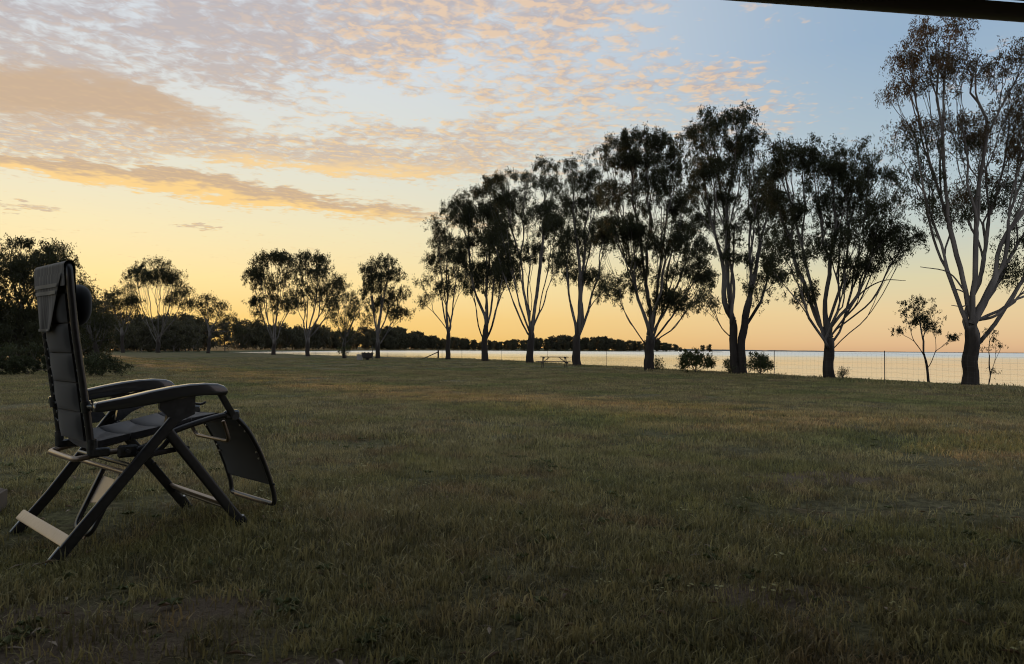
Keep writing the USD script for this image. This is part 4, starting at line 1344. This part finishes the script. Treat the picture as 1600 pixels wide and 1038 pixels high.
obj('canopy', (np.vstack([cv, cv + np.array([0, 0, .012])]), np.array([[0, 2, 1], [0, 3, 2], [4, 5, 6], [4, 6, 7], [0, 1, 5], [0, 5, 4], [1, 2, 6], [1, 6, 5], [2, 3, 7], [2, 7, 6], [3, 0, 4], [3, 4, 7]])), M_canvas, x)
vf = np.array([edge0 + up * 1.3, edge1 + up * 1.3])
val = np.vstack([vf + np.array([0, -.026, 0]), vf + np.array([0, -.026, .06])])
obj('valance', (np.vstack([val, val + np.array([0, -.004, 0])]), np.array([[0, 1, 3], [0, 3, 2], [4, 7, 5], [4, 6, 7], [0, 4, 1], [1, 4, 5], [2, 3, 6], [3, 7, 6]])), M_canvas, x)
obj('rear_wall', box(6.5, .02, 2.25, (.35, -1.62, 1.12)), M_canvas, x)  # out of view, darkens the foreground and what the chair metal reflects
obj('side_wall', box(.02, 3.3, 2.1, (3.62, .05, 1.05)), M_canvas, x)
for e in (edge0, edge1):
    obj('pole', tube([(e[0], e[1], -.05), (e[0], e[1], e[2])], .014, 10), M_rail, x, smooth=True)


# ------------------------------------------------------------------ grass
def tuft(rng, n, rad, h0, h1, width, lean):
    v, f = [], []
    for k in range(n):
        a = rng.uniform(0, 2 * np.pi)
        q = rad * math.sqrt(rng.uniform())
        p = np.array([q * math.cos(a), q * math.sin(a), -.008])
        h = rng.uniform(h0, h1)
        b_ = rng.uniform(0, 2 * np.pi)
        d = np.array([math.cos(b_), math.sin(b_), 0]) * h * abs(rng.normal(0, lean))
        s = np.array([-math.sin(b_ + rng.normal() * .8), math.cos(b_ + rng.normal() * .8), 0]) * width * rng.uniform(.6, 1.3)
        m = p + d * .35 + np.array([0, 0, h * .6])
        tip = p + d * 1.15 + np.array([0, 0, h * rng.uniform(.8, 1.0)])
        o = len(v)
        v += [p - s, p + s, m - s * .75, m + s * .75, tip]
        f += [(o, o + 1, o + 3), (o, o + 3, o + 2), (o + 2, o + 3, o + 4)]
    return np.array(v), np.array(f)


rng = np.random.default_rng(2024)
gi = UsdGeom.PointInstancer.Define(stage, '/World/grass')
tag(gi, 'short tufted grass of the lawn, olive and straw coloured', None, None, 'stuff')
UsdGeom.Scope.Define(stage, '/World/grass/kinds')
m_blade = blade_material('grass_blades', 1.1, (.36, .28, .14))
m_dry = blade_material('dry_blades', 1.0, (.40, .27, .15))
m_green = blade_material('green_blades', 1.0, (.12, .15, .045))
KINDS = [(26, .07, .018, .046, .0020, .55, m_blade), (26, .08, .02, .056, .0020, .7, m_blade), (22, .07, .015, .042, .0021, .9, m_dry), (20, .06, .03, .070, .0018, .6, m_dry), (30, .06, .025, .06, .0024, .5, m_green), (7, .05, .06, .12, .0014, .5, m_dry),
         (34, .16, .022, .055, .0030, .6, m_blade), (34, .16, .022, .06, .0030, .7, m_dry), (34, .30, .028, .065, .0065, .6, m_blade), (34, .30, .025, .07, .0065, .7, m_dry)]
for k, (n, rad, h0, h1, w, lean, mt) in enumerate(KINDS):
    usdkit.mesh(stage, f'/World/grass/kinds/tuft_{k}', tuft(np.random.default_rng(300 + k), n, rad, h0, h1, w, lean), mt)
gi.CreatePrototypesRel().SetTargets([f'/World/grass/kinds/tuft_{k}' for k in range(len(KINDS))])


def sample(d0, d1, per_m2):
    area = math.radians(82) / 2 * (d1 ** 2 - d0 ** 2)
    n = int(area * per_m2)
    r = np.sqrt(rng.uniform(d0 ** 2, d1 ** 2, n))
    a = rng.uniform(-math.radians(41), math.radians(41), n)
    return r * np.sin(a), r * np.cos(a)


P_, K_, S_ = [], [], []
for d0, d1, dens, lo, hi in ((1.5, 3.2, 620, 0, 6), (3.2, 6, 420, 0, 6), (6, 11, 130, 6, 8), (11, 20, 60, 6, 8), (18, 42, 26, 8, 10), (42, 90, 5, 8, 10)):
    x_, y_ = sample(d0, d1, dens)
    patch = meshkit.fbm(np.stack([x_ * .9, y_ * .9, 0 * x_], -1), 3, 8)
    bare = meshkit.fbm(np.stack([x_ * 1.6, y_ * 1.6, 0 * x_ + 7], -1), 3, 21)
    keep = rng.uniform(size=len(x_)) < np.clip(1.25 - 2.6 * np.clip(bare - .50, 0, 1) * 2.2, .12, 1)
    for wx_, wy_, wa, wb in WORN:
        e = np.hypot((x_ - wx_) / wa, (y_ - wy_) / wb) + (bare - .5) * 1.6
        keep &= rng.uniform(size=len(x_)) < .38 + .62 * smooth(e, .55, 1.1)
    if d0 >= 11:
        pp = shapely.points(x_, y_)
        keep &= (~shapely.contains(LAKE, pp)) & (shapely.distance(LAKE_LINE, pp) > .3)
    x_, y_, patch = x_[keep], y_[keep], patch[keep]
    q = rng.uniform(size=len(x_)) * .5 + patch
    if lo == 0:
        kind = np.select([q < .60, q < .80, q < .95, q < 1.12], [rng.choice([4, 0], len(x_)), 0, 1, 2], 3)
        kind = np.where(rng.uniform(size=len(x_)) < .03, 5, kind)
    else:
        kind = np.where(q < .78, lo, lo + 1)
    P_.append(np.column_stack([x_, y_, land(x_, y_)]))
    K_.append(kind)
    S_.append(rng.uniform(.65, 1.3, len(x_)) * (.75 + .6 * patch))
# longer grass along the fence and the water's edge
for line, n in ((FENCE, 1500), (FENCE2, 700), (LineString([(20.0, 20), (18.0, 27), (14.9, 35), (10.1, 49), (6.1, 60.5), (1.9, 73), (-3.7, 88), (-13.6, 101)]), 2600)):
    s = rng.uniform(0, line.length, n)
    p = np.array([line.interpolate(a).coords[0] for a in s]) + rng.normal(size=(n, 2)) * .35
    P_.append(np.column_stack([p, land(p[:, 0], p[:, 1])]))
    K_.append(rng.choice([6, 7, 8, 9], n))
    S_.append(rng.uniform(1.2, 3.4, n))
P_, K_, S_ = np.vstack(P_), np.concatenate(K_), np.concatenate(S_)
yaw = rng.uniform(0, 2 * np.pi, len(P_))
gi.CreatePositionsAttr(Vt.Vec3fArray.FromNumpy(P_.astype(np.float32)))
gi.CreateProtoIndicesAttr(Vt.IntArray.FromNumpy(K_.astype(np.int32)))
sc = np.column_stack([S_, S_, S_ * rng.uniform(.8, 1.25, len(S_))])
gi.CreateScalesAttr(Vt.Vec3fArray.FromNumpy(sc.astype(np.float32)))
qt = np.zeros((len(P_), 4), np.float16)
qt[:, 2], qt[:, 3] = np.sin(yaw / 2), np.cos(yaw / 2)
gi.CreateOrientationsAttr(Vt.QuathArray.FromNumpy(qt))


def weed_mesh(rng, kind):
    v, f = [], []

    def leaf(p, d, L, W, rise):
        s = np.array([-d[1], d[0], 0])
        o = len(v)
        m = p + d * L * .55 + np.array([0, 0, rise])
        v.extend([p, m + s * W, p + d * L + np.array([0, 0, rise * .6]), m - s * W])
        f.extend([(o, o + 1, o + 2), (o, o + 2, o + 3)])

    if kind == 'litter':
        a = rng.uniform(0, 6.28)
        leaf(np.array([0, 0, .012]), np.array([math.cos(a), math.sin(a), 0]), rng.uniform(.05, .09), .008, rng.uniform(.004, .02))
    elif kind == 'rosette':
        for k in range(11):
            a = k * 2.4 + rng.normal() * .3
            leaf(np.array([0, 0, .012]), np.array([math.cos(a), math.sin(a), 0]), rng.uniform(.03, .06), rng.uniform(.008, .014), rng.uniform(.01, .03))
    else:
        for k in range(4):
            x0 = rng.normal(size=2) * .03
            h = rng.uniform(.04, .075)
            o = len(v)
            v.extend([np.array([x0[0] - .0012, x0[1], 0]), np.array([x0[0] + .0012, x0[1], 0]), np.array([x0[0], x0[1], h])])
            f.append((o, o + 1, o + 2))
            for j in range(7):
                a = j * .9
                leaf(np.array([x0[0], x0[1], h]), np.array([math.cos(a), math.sin(a), 0]), .011, .004, .003)
    return np.array(v), np.array(f)


def scatter(name, label, kinds, n, d0, d1, mats, smin, smax, clump=0):
    pi = UsdGeom.PointInstancer.Define(stage, '/World/' + name)
    tag(pi, label, None, None, 'stuff')
    UsdGeom.Scope.Define(stage, f'/World/{name}/kinds')
    paths = []
    for k, (kd, mt) in enumerate(zip(kinds, mats)):
        usdkit.mesh(stage, f'/World/{name}/kinds/plant_{k}', weed_mesh(np.random.default_rng(900 + k), kd), mt)
        paths.append(f'/World/{name}/kinds/plant_{k}')
    pi.CreatePrototypesRel().SetTargets(paths)
    r = d0 * (d1 / d0) ** rng.uniform(size=n)
    a = rng.uniform(-.7, .7, n)
    p = np.column_stack([r * np.sin(a), r * np.cos(a)])
    if clump:
        c = p[rng.integers(0, clump, n)]
        p = c + rng.normal(size=(n, 2)) * .35
    pi.CreatePositionsAttr(Vt.Vec3fArray.FromNumpy(np.column_stack([p, land(p[:, 0], p[:, 1])]).astype(np.float32)))
    pi.CreateProtoIndicesAttr(Vt.IntArray.FromNumpy(rng.integers(0, len(kinds), n).astype(np.int32)))
    pi.CreateScalesAttr(Vt.Vec3fArray.FromNumpy(np.repeat(rng.uniform(smin, smax, (n, 1)), 3, 1).astype(np.float32)))
    q_ = np.zeros((n, 4), np.float16)
    w_ = rng.uniform(0, 6.28, n)
    q_[:, 2], q_[:, 3] = np.sin(w_ / 2), np.cos(w_ / 2)
    pi.CreateOrientationsAttr(Vt.QuathArray.FromNumpy(q_))


M_litter = plain('dead_leaf', (.20, .125, .070), .7)
M_litter2 = plain('pale_dead_leaf', (.26, .20, .14), .8)
M_weed = plain('weed_leaf', (.115, .125, .048), .75, spec=.2)
M_flower = plain('weed_flower', (.42, .38, .16), .7)
scatter('leaf_litter', 'fallen gum leaves lying scattered in the grass', ['litter'] * 4, 700, 1.7, 14, [M_litter, M_litter2, M_litter, M_litter], .4, .85)
scatter('lawn_weeds', 'flat leafy weeds growing among the grass', ['rosette'] * 3, 420, 1.8, 12, [M_weed] * 3, .3, .75, 60)
scatter('weed_flowers', 'small pale yellow flower heads in the grass', ['flower'] * 2, 60, 2.2, 12, [M_flower] * 2, .45, .8, 16)
